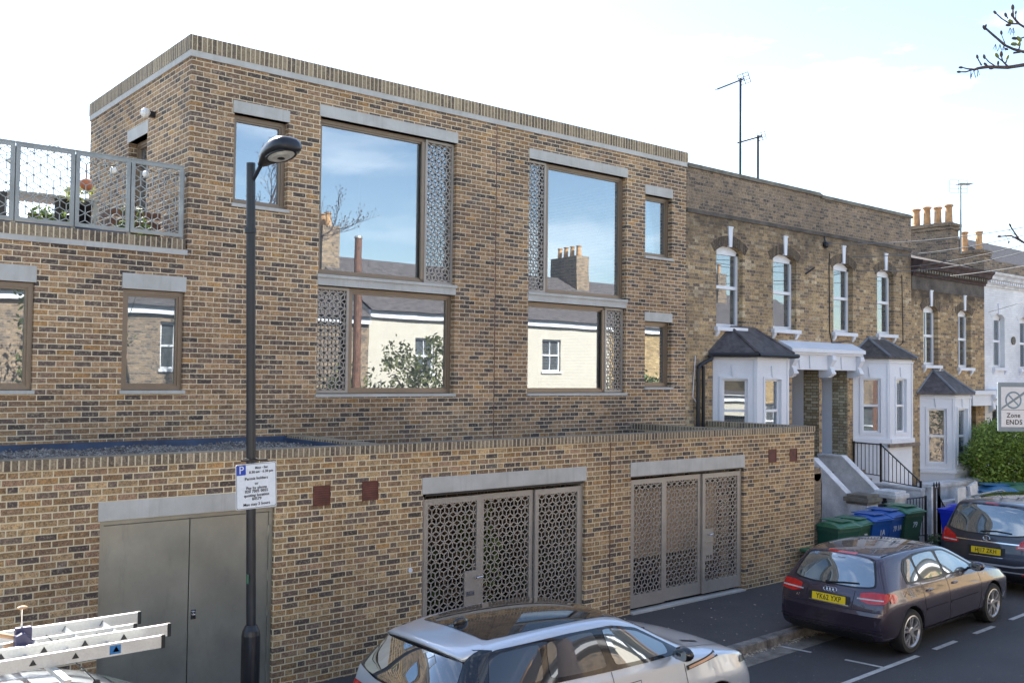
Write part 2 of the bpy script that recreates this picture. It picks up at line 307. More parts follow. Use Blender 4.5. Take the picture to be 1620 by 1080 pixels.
# ------------------------------------------------------------------ mesh building
def wmat(o):
    m = o.matrix_basis.copy(); p = o.parent
    while p: m = p.matrix_basis @ m; p = p.parent
    return m
class MB:
    def __init__(s): s.v = []; s.f = []; s.mi = []
    def quadv(s, pts, mi=0):
        n = len(s.v); s.v += [Vector(p) for p in pts]; s.f.append(tuple(range(n, n+len(pts)))); s.mi.append(mi); return s
    def box(s, x0, x1, y0, y1, z0, z1, mi=0, mat=None):
        n = len(s.v); P = [(x0, y0, z0), (x1, y0, z0), (x1, y1, z0), (x0, y1, z0), (x0, y0, z1), (x1, y0, z1), (x1, y1, z1), (x0, y1, z1)]
        s.v += [(mat @ Vector(p)) if mat else Vector(p) for p in P]
        for f in ((0, 3, 2, 1), (4, 5, 6, 7), (0, 1, 5, 4), (1, 2, 6, 5), (2, 3, 7, 6), (3, 0, 4, 7)): s.f.append(tuple(n+i for i in f)); s.mi.append(mi)
        return s
    def tube(s, p, q, r, r2=None, n=8, mi=0, cap=True):
        p, q = Vector(p), Vector(q); r2 = r if r2 is None else r2; d = (q-p)
        if d.length < 1e-6: return s
        d.normalize(); a = d.orthogonal().normalized(); b = d.cross(a); k = len(s.v)
        for c, rr in ((p, r), (q, r2)):
            for i in range(n): t = 2*math.pi*i/n; s.v.append(c+a*math.cos(t)*rr+b*math.sin(t)*rr)
        for i in range(n): j = (i+1) % n; s.f.append((k+i, k+j, k+n+j, k+n+i)); s.mi.append(mi)
        if cap: s.f.append(tuple(k+i for i in reversed(range(n)))); s.mi.append(mi); s.f.append(tuple(k+n+i for i in range(n))); s.mi.append(mi)
        return s
    def path(s, pts, r, n=6, mi=0):
        for a, b in zip(pts, pts[1:]): s.tube(a, b, r, n=n, mi=mi)
        return s
    def lathe(s, prof, c=(0, 0, 0), n=20, mi=0, axis='z', cap=True):
        k = len(s.v); c = Vector(c)
        for r, h in prof:
            for i in range(n):
                t = 2*math.pi*i/n; x, y = r*math.cos(t), r*math.sin(t)
                s.v.append(c + (Vector((x, y, h)) if axis == 'z' else Vector((x, h, y)) if axis == 'y' else Vector((h, x, y))))
        for j in range(len(prof)-1):
            for i in range(n):
                i2 = (i+1) % n; s.f.append((k+j*n+i, k+j*n+i2, k+(j+1)*n+i2, k+(j+1)*n+i)); s.mi.append(mi)
        if not cap: return s
        s.f.append(tuple(k+i for i in reversed(range(n)))); s.mi.append(mi)
        m = k+(len(prof)-1)*n; s.f.append(tuple(m+i for i in range(n))); s.mi.append(mi)
        return s
    def prism(s, poly, fn, d0, d1, mi=0):
        """poly: 2D outline; fn(u, v, d) -> point"""
        n = len(poly); k = len(s.v)
        for d in (d0, d1):
            for u, v in poly: s.v.append(Vector(fn(u, v, d)))
        s.f.append(tuple(range(k, k+n))); s.mi.append(mi); s.f.append(tuple(k+n+i for i in reversed(range(n)))); s.mi.append(mi)
        for i in range(n): j = (i+1) % n; s.f.append((k+j, k+i, k+n+i, k+n+j)); s.mi.append(mi)
        return s
    def blob(s, c, r, seg=10, mi=0, mat=None):
        c = Vector(c); k = len(s.v); R3 = Vector(r) if hasattr(r, '__len__') else Vector((r, r, r)); rings = seg//2+1
        for j in range(rings+1):
            ph = math.pi*j/rings
            for i in range(seg):
                t = 2*math.pi*i/seg; p = Vector((math.sin(ph)*math.cos(t)*R3.x, math.sin(ph)*math.sin(t)*R3.y, math.cos(ph)*R3.z))
                s.v.append(c+((mat @ p) if mat else p))
        for j in range(rings):
            for i in range(seg):
                i2 = (i+1) % seg; s.f.append((k+j*seg+i, k+(j+1)*seg+i, k+(j+1)*seg+i2, k+j*seg+i2)); s.mi.append(mi)
        return s
    def build(s, name, mats, parent=None, smooth=False, fix=True, bevel=0):
        me = bpy.data.meshes.new(name); vs = s.v
        if parent is not None:
            inv = wmat(parent).inverted(); vs = [inv @ v for v in vs]
        me.from_pydata([tuple(v) for v in vs], [], s.f)
        mats = mats if isinstance(mats, (list, tuple)) else [mats]
        for m in mats: me.materials.append(M[m] if isinstance(m, str) else m)
        for p, mi in zip(me.polygons, s.mi): p.material_index = mi
        if smooth: 
            for p in me.polygons: p.use_smooth = True
        if fix:
            b = bmesh.new(); b.from_mesh(me); bmesh.ops.remove_doubles(b, verts=b.verts, dist=1e-5) if smooth else None
            bmesh.ops.recalc_face_normals(b, faces=b.faces); b.to_mesh(me); b.free()
        o = bpy.data.objects.new(name, me); COL.objects.link(o)
        if parent is not None: o.parent = parent
        if bevel:
            md = o.modifiers.new('bevel', 'BEVEL'); md.width = bevel; md.segments = 2; md.limit_method = 'ANGLE'
        return o
def thing(name, label, cat, loc=(0, 0, 0), rz=0, group=None):
    o = bpy.data.objects.new(name, None); COL.objects.link(o); o.location = loc; o.rotation_euler = (0, 0, rz); o.empty_display_size = .2
    o['label'] = label; o['category'] = cat
    if group: o['group'] = group
    return o
def tag(o, label, cat, group=None):
    o['label'] = label; o['category'] = cat
    if group: o['group'] = group
    return o
def struct(o, kind='structure', label=None):
    o['kind'] = kind
    if label: o['label'] = label
    return o
def copy_tree(o, parent=None):
    c = o.copy(); COL.objects.link(c); c.parent = parent
    for ch in [x for x in SC.objects if x.parent == o]: copy_tree(ch, c)
    return c
def recolour(root, old, new):
    for o in [x for x in SC.objects if x.parent == root or (x.parent and x.parent.parent == root)]:
        if o.type == 'MESH' and any(ms and ms == M[old] for ms in o.data.materials):
            o.data = o.data.copy()
            for i, ms in enumerate(o.data.materials):
                if ms == M[old]: o.data.materials[i] = M[new]
def text_mesh(body, size, mat4, m, name, parent, bold=0.0, ext=.0015, align='CENTER', sx=1.0, space=1.0):
    cu = bpy.data.curves.new('t', 'FONT'); cu.body = body; cu.size = size; cu.align_x = align; cu.align_y = 'CENTER'; cu.extrude = ext; cu.offset = bold; cu.space_character = space
    cu.resolution_u = 3
    o = bpy.data.objects.new('t', cu); COL.objects.link(o); bpy.context.view_layer.update()
    me = bpy.data.meshes.new_from_object(o.evaluated_get(bpy.context.evaluated_depsgraph_get())); bpy.data.objects.remove(o)
    me.transform(Matrix.Diagonal((sx, 1, 1, 1)))
    T = mat4 if parent is None else wmat(parent).inverted() @ mat4
    me.transform(T); me.materials.clear(); me.materials.append(M[m]); me.name = name
    ob = bpy.data.objects.new(name, me); COL.objects.link(ob)
    if parent is not None: ob.parent = parent
    return ob
def frame4(origin, xdir, ydir):
    x = Vector(xdir).normalized(); y = Vector(ydir).normalized(); z = x.cross(y)
    m = Matrix((x, y, z)).transposed().to_4x4(); return Matrix.Translation(origin) @ m

# mapping of (u, depth, z) for walls: facing -Y (Yw) or facing -X (Xw)
def FY(y0): return lambda u, d, z: (u, y0+d, z)
def FX(x0): return lambda u, d, z: (x0+d, u, z)
def plate(mb, fn, u0, u1, z0, z1, th, holes=(), mi=0, inner=None, rev=0):
    us = sorted({u0, u1, *[h[0] for h in holes], *[h[1] for h in holes]}); zs = sorted({z0, z1, *[h[2] for h in holes], *[h[3] for h in holes]})
    us = [u for u in us if u0 <= u <= u1]; zs = [z for z in zs if z0 <= z <= z1]
    for a, b in zip(us, us[1:]):
        for c, d in zip(zs, zs[1:]):
            mu, mz = (a+b)/2, (c+d)/2
            if any(h[0] < mu < h[1] and h[2] < mz < h[3] for h in holes): continue
            mb.quadv([fn(a, 0, c), fn(b, 0, c), fn(b, 0, d), fn(a, 0, d)], mi)
            mb.quadv([fn(a, th, c), fn(a, th, d), fn(b, th, d), fn(b, th, c)], mi if inner is None else inner)
    for (a, b, c, d) in list(holes)+[(u0, u1, z0, z1)]:
        mb.quadv([fn(a, 0, c), fn(a, 0, d), fn(a, th, d), fn(a, th, c)], rev); mb.quadv([fn(b, 0, c), fn(b, th, c), fn(b, th, d), fn(b, 0, d)], rev)
        mb.quadv([fn(a, 0, d), fn(b, 0, d), fn(b, th, d), fn(a, th, d)], rev); mb.quadv([fn(a, 0, c), fn(a, th, c), fn(b, th, c), fn(b, 0, c)], rev)
def bar_frame(mb, fn, a, b, c, d, w, d0, d1, mi=0):
    """rectangular frame of bars between depths d0..d1"""
    def bx(u0, u1, z0, z1):
        P = [fn(u, dd, z) for dd in (d0, d1) for (u, z) in ((u0, z0), (u1, z0), (u1, z1), (u0, z1))]
        n = len(mb.v); mb.v += [Vector(p) for p in P]
        for f in ((0, 1, 2, 3), (7, 6, 5, 4), (0, 4, 5, 1), (1, 5, 6, 2), (2, 6, 7, 3), (3, 7, 4, 0)): mb.f.append(tuple(n+i for i in f)); mb.mi.append(mi)
    bx(a, a+w, c, d); bx(b-w, b, c, d); bx(a+w, b-w, c, c+w); bx(a+w, b-w, d-w, d)
def fbox(mb, fn, u0, u1, d0, d1, z0, z1, mi=0):
    P = [fn(u, dd, z) for dd in (d0, d1) for (u, z) in ((u0, z0), (u1, z0), (u1, z1), (u0, z1))]
    n = len(mb.v); mb.v += [Vector(p) for p in P]
    for f in ((0, 1, 2, 3), (7, 6, 5, 4), (0, 4, 5, 1), (1, 5, 6, 2), (2, 6, 7, 3), (3, 7, 4, 0)): mb.f.append(tuple(n+i for i in f)); mb.mi.append(mi)
def clip(p, q, a, b, c, d):
    t0, t1 = 0., 1.; dx, dy = q[0]-p[0], q[1]-p[1]
    for pp, qq in ((-dx, p[0]-a), (dx, b-p[0]), (-dy, p[1]-c), (dy, d-p[1])):
        if abs(pp) < 1e-9:
            if qq < 0: return None
        else:
            r = qq/pp
            if pp < 0: t0 = max(t0, r)
            else: t1 = min(t1, r)
    if t1-t0 < 1e-3: return None
    return (p[0]+dx*t0, p[1]+dy*t0), (p[0]+dx*t1, p[1]+dy*t1)
def lattice(mb, fn, a, b, c, d, s_=.076, w=.0125, d0=0, d1=.008, hole=None):
    e1 = (s_*math.cos(R(30)), s_/2); n = int((b-a)/e1[0])+3; mm = int((d-c)/s_)+3
    segs = []
    for i in range(-2, n):
        j0 = -int(i/2)-3
        for j in range(j0, j0+mm+5):
            if (i-j) % 3: continue
            x, y = a+i*e1[0], c+i*e1[1]+j*s_
            if x < a-s_ or x > b+s_ or y < c-s_ or y > d+s_: continue
            for k in range(6):
                t = R(30+60*k); q = (x+s_*math.cos(t), y+s_*math.sin(t)); r = clip((x, y), q, a, b, c, d)
                if r and hole and hole[0] < (r[0][0]+r[1][0])/2 < hole[1] and hole[2] < (r[0][1]+r[1][1])/2 < hole[3]: continue
                if r: segs.append((*r, k % 3))
    for p, q, kk in segs:
        dx, dy = q[0]-p[0], q[1]-p[1]; L = math.hypot(dx, dy); nx, ny = -dy/L*w/2, dx/L*w/2; ex, ey = dx/L*w*.3, dy/L*w*.3
        mb.prism([(p[0]+nx-ex, p[1]+ny-ey), (p[0]-nx-ex, p[1]-ny-ey), (q[0]-nx+ex, q[1]-ny+ey), (q[0]+nx+ex, q[1]+ny+ey)], lambda u, v, dd: fn(u, dd, v), d0+.0008*kk, d1+.0008*kk)

def leaves(mb, centre, rad, n, size, clumps=14, flat=1.0, mi=0):
    cs = []
    for i in range(clumps):
        while True:
            p = Vector((random.uniform(-1, 1), random.uniform(-1, 1), random.uniform(-1, 1)))
            if p.length < 1: break
        cs.append((Vector((p.x*rad[0], p.y*rad[1], p.z*rad[2])), random.uniform(.28, .5)))
    for i in range(n):
        c, q = random.choice(cs)
        g = Vector((random.gauss(0, 1), random.gauss(0, 1), random.gauss(0, 1))).normalized()*random.uniform(.55, 1.05)*q
        p = Vector(centre)+c+Vector((g.x*rad[0], g.y*rad[1], g.z*rad[2]))
        a = Vector((random.uniform(-1, 1), random.uniform(-1, 1), random.uniform(-1, 1))).normalized(); b = a.orthogonal().normalized()
        sz = size*random.uniform(.6, 1.3)
        mb.quadv([p-a*sz, p-b*sz*.45, p+a*sz, p+b*sz*.45], mi)
G, MF = 10.03, 12.33

# ================================================================== SETTING
def yk(x): return 7.93+.03*(x-10.3)
mb = MB(); mb.quadv([(-600, -600, 0), (900, -600, 0), (900, 600, 0), (-600, 600, 0)]); struct(mb.build('road', 'asphalt'))
mb = MB(); mb.quadv([(-40, yk(-40)+.14, .12), (90, yk(90)+.14, .12), (90, 13, .12), (-40, 13, .12)]); struct(mb.build('pavement', 'pavement'))
mb = MB()
x = -12.0
while x < 60:
    ln = random.uniform(.8, 1.0); a, b = x+.004, x+ln-.004
    t = .122+random.uniform(-.002, .002)
    mb.quadv([(a, yk(a), .0), (b, yk(b), .0), (b, yk(b), t-.015), (a, yk(a), t-.015)]); mb.quadv([(a, yk(a), t-.015), (b, yk(b), t-.015), (b, yk(b)+.015, t), (a, yk(a)+.015, t)])
    mb.quadv([(a, yk(a)+.015, t), (b, yk(b)+.015, t), (b, yk(b)+.15, t), (a, yk(a)+.15, t)])
    mb.quadv([(a, yk(a), 0), (a, yk(a), t-.015), (a, yk(a)+.15, t), (a, yk(a)+.15, 0)]); mb.quadv([(b, yk(b), 0), (b, yk(b)+.15, 0), (b, yk(b)+.15, t), (b, yk(b), t-.015)])
    x += ln
struct(mb.build('kerb', 'kerb'))
mb = MB(); mb.quadv([(-12, yk(-12)-.34, .004), (60, yk(60)-.34, .004), (60, yk(60), .004), (-12, yk(-12), .004)]); struct(mb.build('gutter', 'gutter'))
mb = MB()
def mk(x0, y0, x1, y1, wd=.06):
    d = Vector((x1-x0, y1-y0, 0)).normalized(); nn = Vector((-d.y, d.x, 0))*wd/2; a, b = Vector((x0, y0, .008)), Vector((x1, y1, .008)); mb.quadv([a-nn, b-nn, b+nn, a+nn])
mk(10.2, 6.45, 12.46, 6.50, .075); mk(11.52, 7.0, 11.6, 6.52); mk(11.38, 7.93, 11.46, 7.46)
for i in range(14): a = 12.93+i*1.27; mk(a, 6.51+.03*(a-12.9), a+.66, 6.51+.03*(a+.66-12.9), .075)
for i in range(8): a = 9.3-i*1.27; mk(a, 6.42+.03*(a-10), a+.66, 6.42+.03*(a+.66-10), .075)
struct(mb.build('road_marking', 'mark_white'))
mb = MB()   # leaf litter and small scraps along the kerb and on the pavement
for i in range(760):
    if i < 480: xx = random.uniform(9.2, 12.6); yy = yk(xx)-abs(random.gauss(0, .05))-.01; zz = .014
    else: xx = random.uniform(7, 16); yy = random.uniform(yk(xx)+.2, 9.95); zz = .13
    if i >= 600: continue
    a = random.uniform(0, 6.28); l = random.uniform(.008, .026); c, s2 = math.cos(a)*l, math.sin(a)*l
    mb.quadv([(xx-c, yy-s2, zz), (xx+s2*.6, yy-c*.6, zz+.006), (xx+c, yy+s2, zz+.004), (xx-s2*.6, yy+c*.6, zz)])
o = mb.build('leaf_litter', plain('dry_litter', (.60, .50, .36), .9, var=.3, scale=30)); struct(o, 'stuff', 'pale dry leaf litter scattered along the kerb and over the asphalt pavement'); o['category'] = 'litter'
mb = MB(); mb.quadv([(-60, -60, .008), (60, -60, .008), (60, 2.2, .008), (-60, 2.2, .008)]); struct(mb.build('far_pavement', 'pavement'))

# ================================================================== MODERN HOUSE
XL, XR, YB, ZT = 4.716, 14.64, 16.7, 7.80
H = thing('modern_house', 'modern multi coloured stock brick house with big recessed windows and flat roof', 'house', (9.6, 14.5, 0))
open_main = [(6.62, 9.04, 5.085, 7.353), (6.62, 9.04, 3.375, 4.93), (10.575, 12.95, 5.085, 7.353), (10.575, 12.95, 3.375, 4.93),
             (5.32, 6.12, 5.94, 7.17), (13.46, 14.22, 5.95, 7.12), (13.47, 14.22, 3.48, 4.72)]
mb = MB()
plate(mb, FY(MF), XL, XR, 0, ZT, .33, open_main, inner=1)
door_side = (13.95, 14.75, 5.05, 7.09)
fx = FX(XL); plate(mb, fx, MF+.329, YB, 4.9, ZT, .3, [door_side], inner=1)
mb.quadv([(XR, MF, 0), (XR, YB, 0), (XR, YB, ZT), (XR, MF, ZT)]); mb.quadv([(XL, YB, 0), (XR, YB, 0), (XR, YB, ZT), (XL, YB, ZT)], 1)
mb.quadv([(XL+.3, MF+.33, 5.0), (XR, MF+.33, 5.0), (XR, YB, 5.0), (XL+.3, YB, 5.0)], 1)
mb.quadv([(9.86, MF+.33, 0), (9.86, YB, 0), (9.86, YB, ZT), (9.86, MF+.33, ZT)], 1)
mb.build('wall', ['brick_main', 'plaster'], H, fix=False)
# expansion joint
mb = MB(); mb.box(9.845, 9.862, MF-.004, MF+.004, 2.5, ZT-.01); mb.build('movement_joint', 'wood_brown', H)
# stone band, soldier coping, roof
mb = MB(); mb.box(XL-.025, XR+.02, MF-.025, MF+.2, ZT, ZT+.085); mb.box(XL-.025, XL+.2, MF+.2, YB, ZT, ZT+.085); mb.build('stone_band', 'concrete', H)
mb = MB(); mb.box(XL-.03, XR+.025, MF-.03, MF+.22, ZT+.085, ZT+.285); mb.box(XL-.03, XL+.22, MF+.22, YB, ZT+.085, ZT+.285); mb.box(XL+.2, XR, YB-.2, YB, ZT+.086, ZT+.284)
mb.build('coping', 'brick_soldier', H)
mb = MB(); mb.box(XL+.22, XR, MF+.22, YB, ZT-.05, ZT+.05); mb.build('roof', 'membrane', H)
# lower left wing with the balcony on top
mb = MB(); wing_open = [(3.92, 4.70, 3.43, 4.70), (2.12, 2.905, 3.43, 4.70), (.2, 1.0, 3.43, 4.7)]
plate(mb, FY(MF+.0015), -3.0, XL, 0, 5.18, .33, wing_open, inner=1)
mb.quadv([(-3, MF, 0), (-3, YB, 0), (-3, YB, 5.18), (-3, MF, 5.18)]); mb.quadv([(-3, YB, 0), (XL, YB, 0), (XL, YB, 5), (-3, YB, 5)], 1)
mb.build('wing_wall', ['brick_main', 'plaster'], H, fix=False)
mb = MB(); mb.box(-3.02, XL-.003, MF-.022, MF+.2, 5.18, 5.25); mb.build('wing_stone_band', 'concrete', H)
mb = MB(); mb.box(-3.02, XL-.032, MF-.028, MF+.22, 5.25, 5.38); mb.build('wing_coping', 'brick_soldier', H)
mb = MB(); mb.box(-3.0, XL, MF+.22, YB, 4.92, 5.0); mb.build('terrace_floor', 'pavement', H)
mb = MB(); mb.box(-3.0, 4.0, MF+.222, MF+.26, 5.0, 5.47); mb.build('terrace_upstand', 'membrane', H)

def lintel(x0, x1, z0, z1, y=MF):
    mb = MB(); mb.box(x0, x1, y-.012, y+.15, z0, z1); return mb.build('lintel', 'concrete', H, bevel=.004)
for a in ((5.30, 6.135, 7.17, 7.335), (6.60, 9.06, 7.353, 7.525), (10.56, 12.97, 7.353, 7.525), (13.445, 14.235, 7.12, 7.30), (13.455, 14.235, 4.72, 4.89),
          (3.905, 4.714, 4.70, 4.895), (2.10, 2.92, 4.70, 4.895), (6.61, 9.05, 4.93, 5.085), (10.565, 12.96, 4.93, 5.085)): lintel(*a)

def window(parent, fn, u0, u1, z0, z1, screen=None, sw=.5, dep=.10, mat='bronze', gl='glass', fwid=.055, sill=True, blind=None, sillmat='concrete'):
    """bronze framed window; screen 'L'/'R' adds the pierced metal panel"""
    f = MB(); bar_frame(f, fn, u0+.004, u1-.004, z0+.004, z1-.004, fwid, dep, dep+.09)
    g0, g1 = u0+fwid, u1-fwid
    if screen == 'R': g1 = u1-sw; fbox(f, fn, g1-.03, g1+.03, dep-.02, dep+.09, z0+fwid, z1-fwid)
    if screen == 'L': g0 = u0+sw; fbox(f, fn, g0-.03, g0+.03, dep-.02, dep+.09, z0+fwid, z1-fwid)
    W = f.build('window', mat, parent)
    g = MB(); fbox(g, fn, g0+.0, g1-.0, dep+.05, dep+.056, z0+fwid, z1-fwid); g.build('pane', gl, W)
    # inner casement line
    c = MB(); bar_frame(c, fn, g0, g1, z0+fwid, z1-fwid, .03, dep+.02, dep+.048); c.build('casement', mat, W)
    if screen:
        a, b = (u1-sw+.03, u1-.004) if screen == 'R' else (u0+.004, u0+sw-.03)
        l = MB(); bar_frame(l, fn, a, b, z0+.01, z1-.01, .04, dep-.03, dep-.0)
        lattice(l, fn, a+.04, b-.04, z0+.05, z1-.05, .072, .0135, dep-.02, dep-.012); l.build('lattice_screen', 'gate_steel', W)
        g = MB(); fbox(g, fn, a+.02, b-.02, dep+.05, dep+.056, z0+.05, z1-.05); g.build('pane', gl, W)
    if sill:
        s2 = MB(); fbox(s2, fn, u0-.02, u1+.02, -.035, dep, z0-.045, z0); s2.build('sill', sillmat, W)
    if blind:
        b2 = MB(); n = int((z1-z0-.14)/.045)
        for i in range(n): zz = z0+.07+i*.045; b2.quadv([fn(g0, dep+.085, zz), fn(g1, dep+.085, zz), fn(g1, dep+.07, zz+.038), fn(g0, dep+.07, zz+.038)])
        b2.build('blind', blind, W)
    return W
fm = FY(MF)
window(H, fm, *open_main[0], screen='R', sw=.58)
window(H, fm, *open_main[1], screen='L', sw=.58)
window(H, fm, *open_main[2], screen='L', sw=.47)
window(H, fm, *open_main[3], screen='R', sw=.50)
window(H, fm, *open_main[4]); window(H, fm, *open_main[5]); window(H, fm, *open_main[6])
window(H, fm, *wing_open[0], dep=.05, blind='blind', gl='glass_old'); window(H, fm, *wing_open[1], dep=.05); window(H, fm, *wing_open[2], dep=.05)
D = window(H, fx, *door_side, dep=.12, sill=False); D.name = 'terrace_door'
mb = MB(); fbox(mb, fx, 13.9, 14.8, -.01, .12, 7.09, 7.27); mb.build('lintel', 'concrete', H)
mb = MB(); mb.box(XL-.09, XL, 13.62, 13.70, 7.25, 7.33); mb.blob((XL-.13, 13.66, 7.30), .07, mi=1); mb.build('wall_lamp', ['black_paint', 'globe_white'], H)

# ================================================================== GARAGE / COURTYARD FRONT
W_ = thing('courtyard_front', 'low yellow stock brick front with steel doors, pierced gates and brick coping along the pavement', 'wall', (9, G, 0))
holes = [(3.02, 4.90, .12, 2.17), (6.90, 9.72, .12, 2.17), (10.67, 13.42, .12, 2.17)]
ZC = 2.71
mb = MB(); plate(mb, FY(G), -3.0, 15.5, 0, ZC, .22, holes)
mb.build('wall', 'brick_wall', W_, fix=False)
for a in ((15.28, 15.499, ZC), (6.16, 6.38, ZC-.001), (10.12, 10.32, 2.4), (13.1, 13.3, ZC)): MB().box(a[0], a[1], G+.22, MF, 0, a[2]).build('return_wall', 'brick_wall', W_)
mb = MB(); mb.box(-3.0, 15.515, G-.012, G+.235, ZC, ZC+.10); mb.box(15.27, 15.514, G+.235, MF-.002, ZC, ZC+.10); mb.box(6.14, 6.39, G+.235, MF-.003, ZC, ZC+.10); mb.box(13.09, 13.31, G+.235, MF-.003, ZC+.0005, ZC+.10)
mb.build('coping', 'brick_soldier', W_)
mb = MB(); mb.box(-3.0, 6.16, G+.22, MF, 2.45, 2.60); mb.build('roof', 'membrane', W_); MB().box(13.3, 15.28, G+.22, MF, 2.45, 2.55).build('roof', 'membrane', W_); MB().box(6.38, 10.12, G+.22, MF, 2.40, 2.46).build('roof', 'membrane', W_); MB().box(10.32, 13.1, G+.6, MF, 2.40, 2.46).build('roof', 'membrane', W_)  # last two slabs are added, hidden from view, to darken the courtyards
mb = MB(); mb.box(-3.0, 6.15, MF-.05, MF-.004, 2.60, 2.80); mb.box(6.10, 6.139, G+.24, MF-.05, 2.6, 2.78); mb.build('roof_upstand', 'membrane', W_)
mb = MB()
for i in range(5200):
    xx, yy = random.uniform(1.2, 6.1), random.uniform(G+.24, MF-.06); r = random.uniform(.012, .03)
    a = random.uniform(0, 3); c, s2 = math.cos(a)*r, math.sin(a)*r*.8
    zz = 2.71+random.uniform(0, .03)+.012*math.sin(xx*5)
    mb.quadv([(xx-c, yy-s2, zz), (xx+s2, yy-c, zz), (xx, yy, zz+r*.7)]); mb.quadv([(xx+s2, yy-c, zz), (xx+c, yy+s2, zz), (xx, yy, zz+r*.7)]); mb.quadv([(xx+c, yy+s2, zz), (xx-s2, yy+c, zz), (xx, yy, zz+r*.7)]); mb.quadv([(xx-s2, yy+c, zz), (xx-c, yy-s2, zz), (xx, yy, zz+r*.7)])
mb.quadv([(-3, G+.22, 2.715), (6.14, G+.22, 2.715), (6.14, MF-.05, 2.715), (-3, MF-.05, 2.715)])
o = mb.build('gravel_layer', 'pebbles', W_, fix=False); o['kind'] = 'stuff'
for a in ((3.0, 4.915, 2.17, 2.36), (6.885, 9.735, 2.17, 2.375), (10.655, 13.435, 2.17, 2.38)):
    mb = MB(); mb.box(a[0], a[1], G-.012, G+.16, a[2], a[3]); mb.build('lintel', 'concrete', W_, bevel=.004)
mb = MB(); mb.box(10.218, 10.236, G-.004, G+.004, .12, ZC-.01); mb.build('movement_joint', 'wood_brown', W_)
for xx, zt, lab in ((5.37, 2.37, 0), (6.02, 2.385, 0), (14.11, 2.44, 0), (14.73, 2.43, 0)):
    mb = MB(); bar_frame(mb, FY(G), xx, xx+.22, zt-.23, zt, .012, -.012, .02)
    for k in range(8): zz = zt-.215+k*.026; mb.quadv([(xx+.01, G-.012, zz), (xx+.21, G-.012, zz), (xx+.21, G+.004, zz+.022), (xx+.01, G+.004, zz+.022)])
    mb.box(xx+.005, xx+.215, G-.003, G-.001, zt-.225, zt-.005); mb.build('air_vent', 'cast_brown', W_)
mb = MB(); mb.lathe([(.03, -.012), (.03, .0), (.014, .0)], (6.72, G-.005, 1.25), 14, axis='y'); mb.build('wall_fitting', 'white', W_)
# steel double door
d0 = .07
mb = MB(); fn = FY(G); bar_frame(mb, fn, 3.024, 4.896, .12, 2.166, .045, d0-.03, d0+.05); DF = mb.build('double_door', 'steel', W_)
for a, b in ((3.07, 3.952), (3.962, 4.85)):
    mb = MB(); fbox(mb, fn, a, b, d0-.012, d0+.03, .15, 2.112); L = mb.build('leaf', 'steel', DF, bevel=.003)
mb = MB()
for xx in (3.068, 4.852):
    for zz in (.35, .95, 1.35, 1.85): mb.tube((xx, G+d0-.008, zz), (xx, G+d0-.008, zz+.12), .011)
mb.build('hinge', 'steel', DF)
mb = MB(); mb.box(3.985, 4.04, G+d0-.014, G+d0, 1.05, 1.15); mb.box(3.995, 4.03, G+d0-.04, G+d0-.014, 1.06, 1.10); mb.path([(3.998, G+d0-.03, 1.10), (3.998, G+d0-.03, 1.13), (4.027, G+d0-.03, 1.13), (4.027, G+d0-.03, 1.10)], .005); mb.build('padlock', 'chrome', DF)
# pierced gates
def gate(xs, zb, zt, plate_leaf, side, name='gate'):
    f = MB(); fbox(f, fn, xs[0]+.004, xs[0]+.05, .05, .13, zb, zt); fbox(f, fn, xs[-1]-.05, xs[-1]-.004, .05, .13, zb, zt); GT = f.build(name, 'gate_steel', W_)
    for i, (a, b) in enumerate(zip(xs, xs[1:])):
        a += .05 if i == 0 else .008; b -= .05 if i == len(xs)-2 else .008; e = .035*(i % 2)
        l = MB(); lf = lambda u, d, z, e=e: (u, G+.045+e+d, z)
        zb2 = zb+.02; fr = .065
        fbox(l, lf, a, a+fr, 0, .045, zb2, zt-.03); fbox(l, lf, b-fr, b, 0, .045, zb2, zt-.03); fbox(l, lf, a+fr, b-fr, 0, .045, zb2, zb2+.19); fbox(l, lf, a+fr, b-fr, 0, .045, zt-.03-.075, zt-.03)
        hole = None
        if i == plate_leaf:
            if side == 'R': h0, h1 = b-fr-.19, b-fr
            else: h0, h1 = a+fr, a+fr+.2
            hz0, hz1 = (.40, 1.12) if side == 'R' else (.70, 1.22)
            hole = (h0, h1, hz0, hz1)
            fbox(l, lf, h0, h1, .0, .035, hz0, hz1)
        lattice(l, lf, a+fr, b-fr, zb2+.19, zt-.105, .0765, .0145, .012, .022, hole)
        LF = l.build('leaf', 'gate_steel', GT)
        if hole:
            h = MB(); xc = h1-.03 if side == 'R' else h0+.05; zz = hole[3]-.09
            y = G+.045+e
            h.tube((xc, y, zz), (xc, y-.05, zz), .012); h.tube((xc, y-.05, zz), (xc+(.11 if side == 'R' else .1), y-.05, zz+.01), .009)
            h.build('handle', 'chrome', GT)
            (MB().box(h0+.03, h1-.03, y-.008, y, .80, .86) if side == 'R' else MB().box(h0, h1, y-.014, y, 1.0, 1.015)).build('letter_plate', 'chrome' if side == 'R' else 'gate_steel', GT)
            if side != 'R': text_mesh('79 B', .085, frame4((h0+.09, y-.002, .76), (1, 0, 0), (0, 0, 1)), 'trim_black', 'house_number', GT)
    return GT
gate((6.90, 7.862, 8.80, 9.72), .17, 2.125, 0, 'R'); gate((10.67, 11.49, 12.395, 13.42), .17, 2.14, 2, 'L')
mb = MB(); mb.box(6.95, 9.7, G+.02, G+.07, 2.135, 2.165); mb.box(10.7, 13.4, G+.02, G+.07, 2.148, 2.167); mb.build('gate_head_strip', 'trim_black', W_)  # black strips filling the gap between gate tops and lintels
mb = MB(); mb.box(10.68, 13.42, G-.05, G+.12, .12, .145); mb.box(6.9, 9.72, G-.05, G+.12, .12, .145); mb.build('threshold', 'concrete', W_)
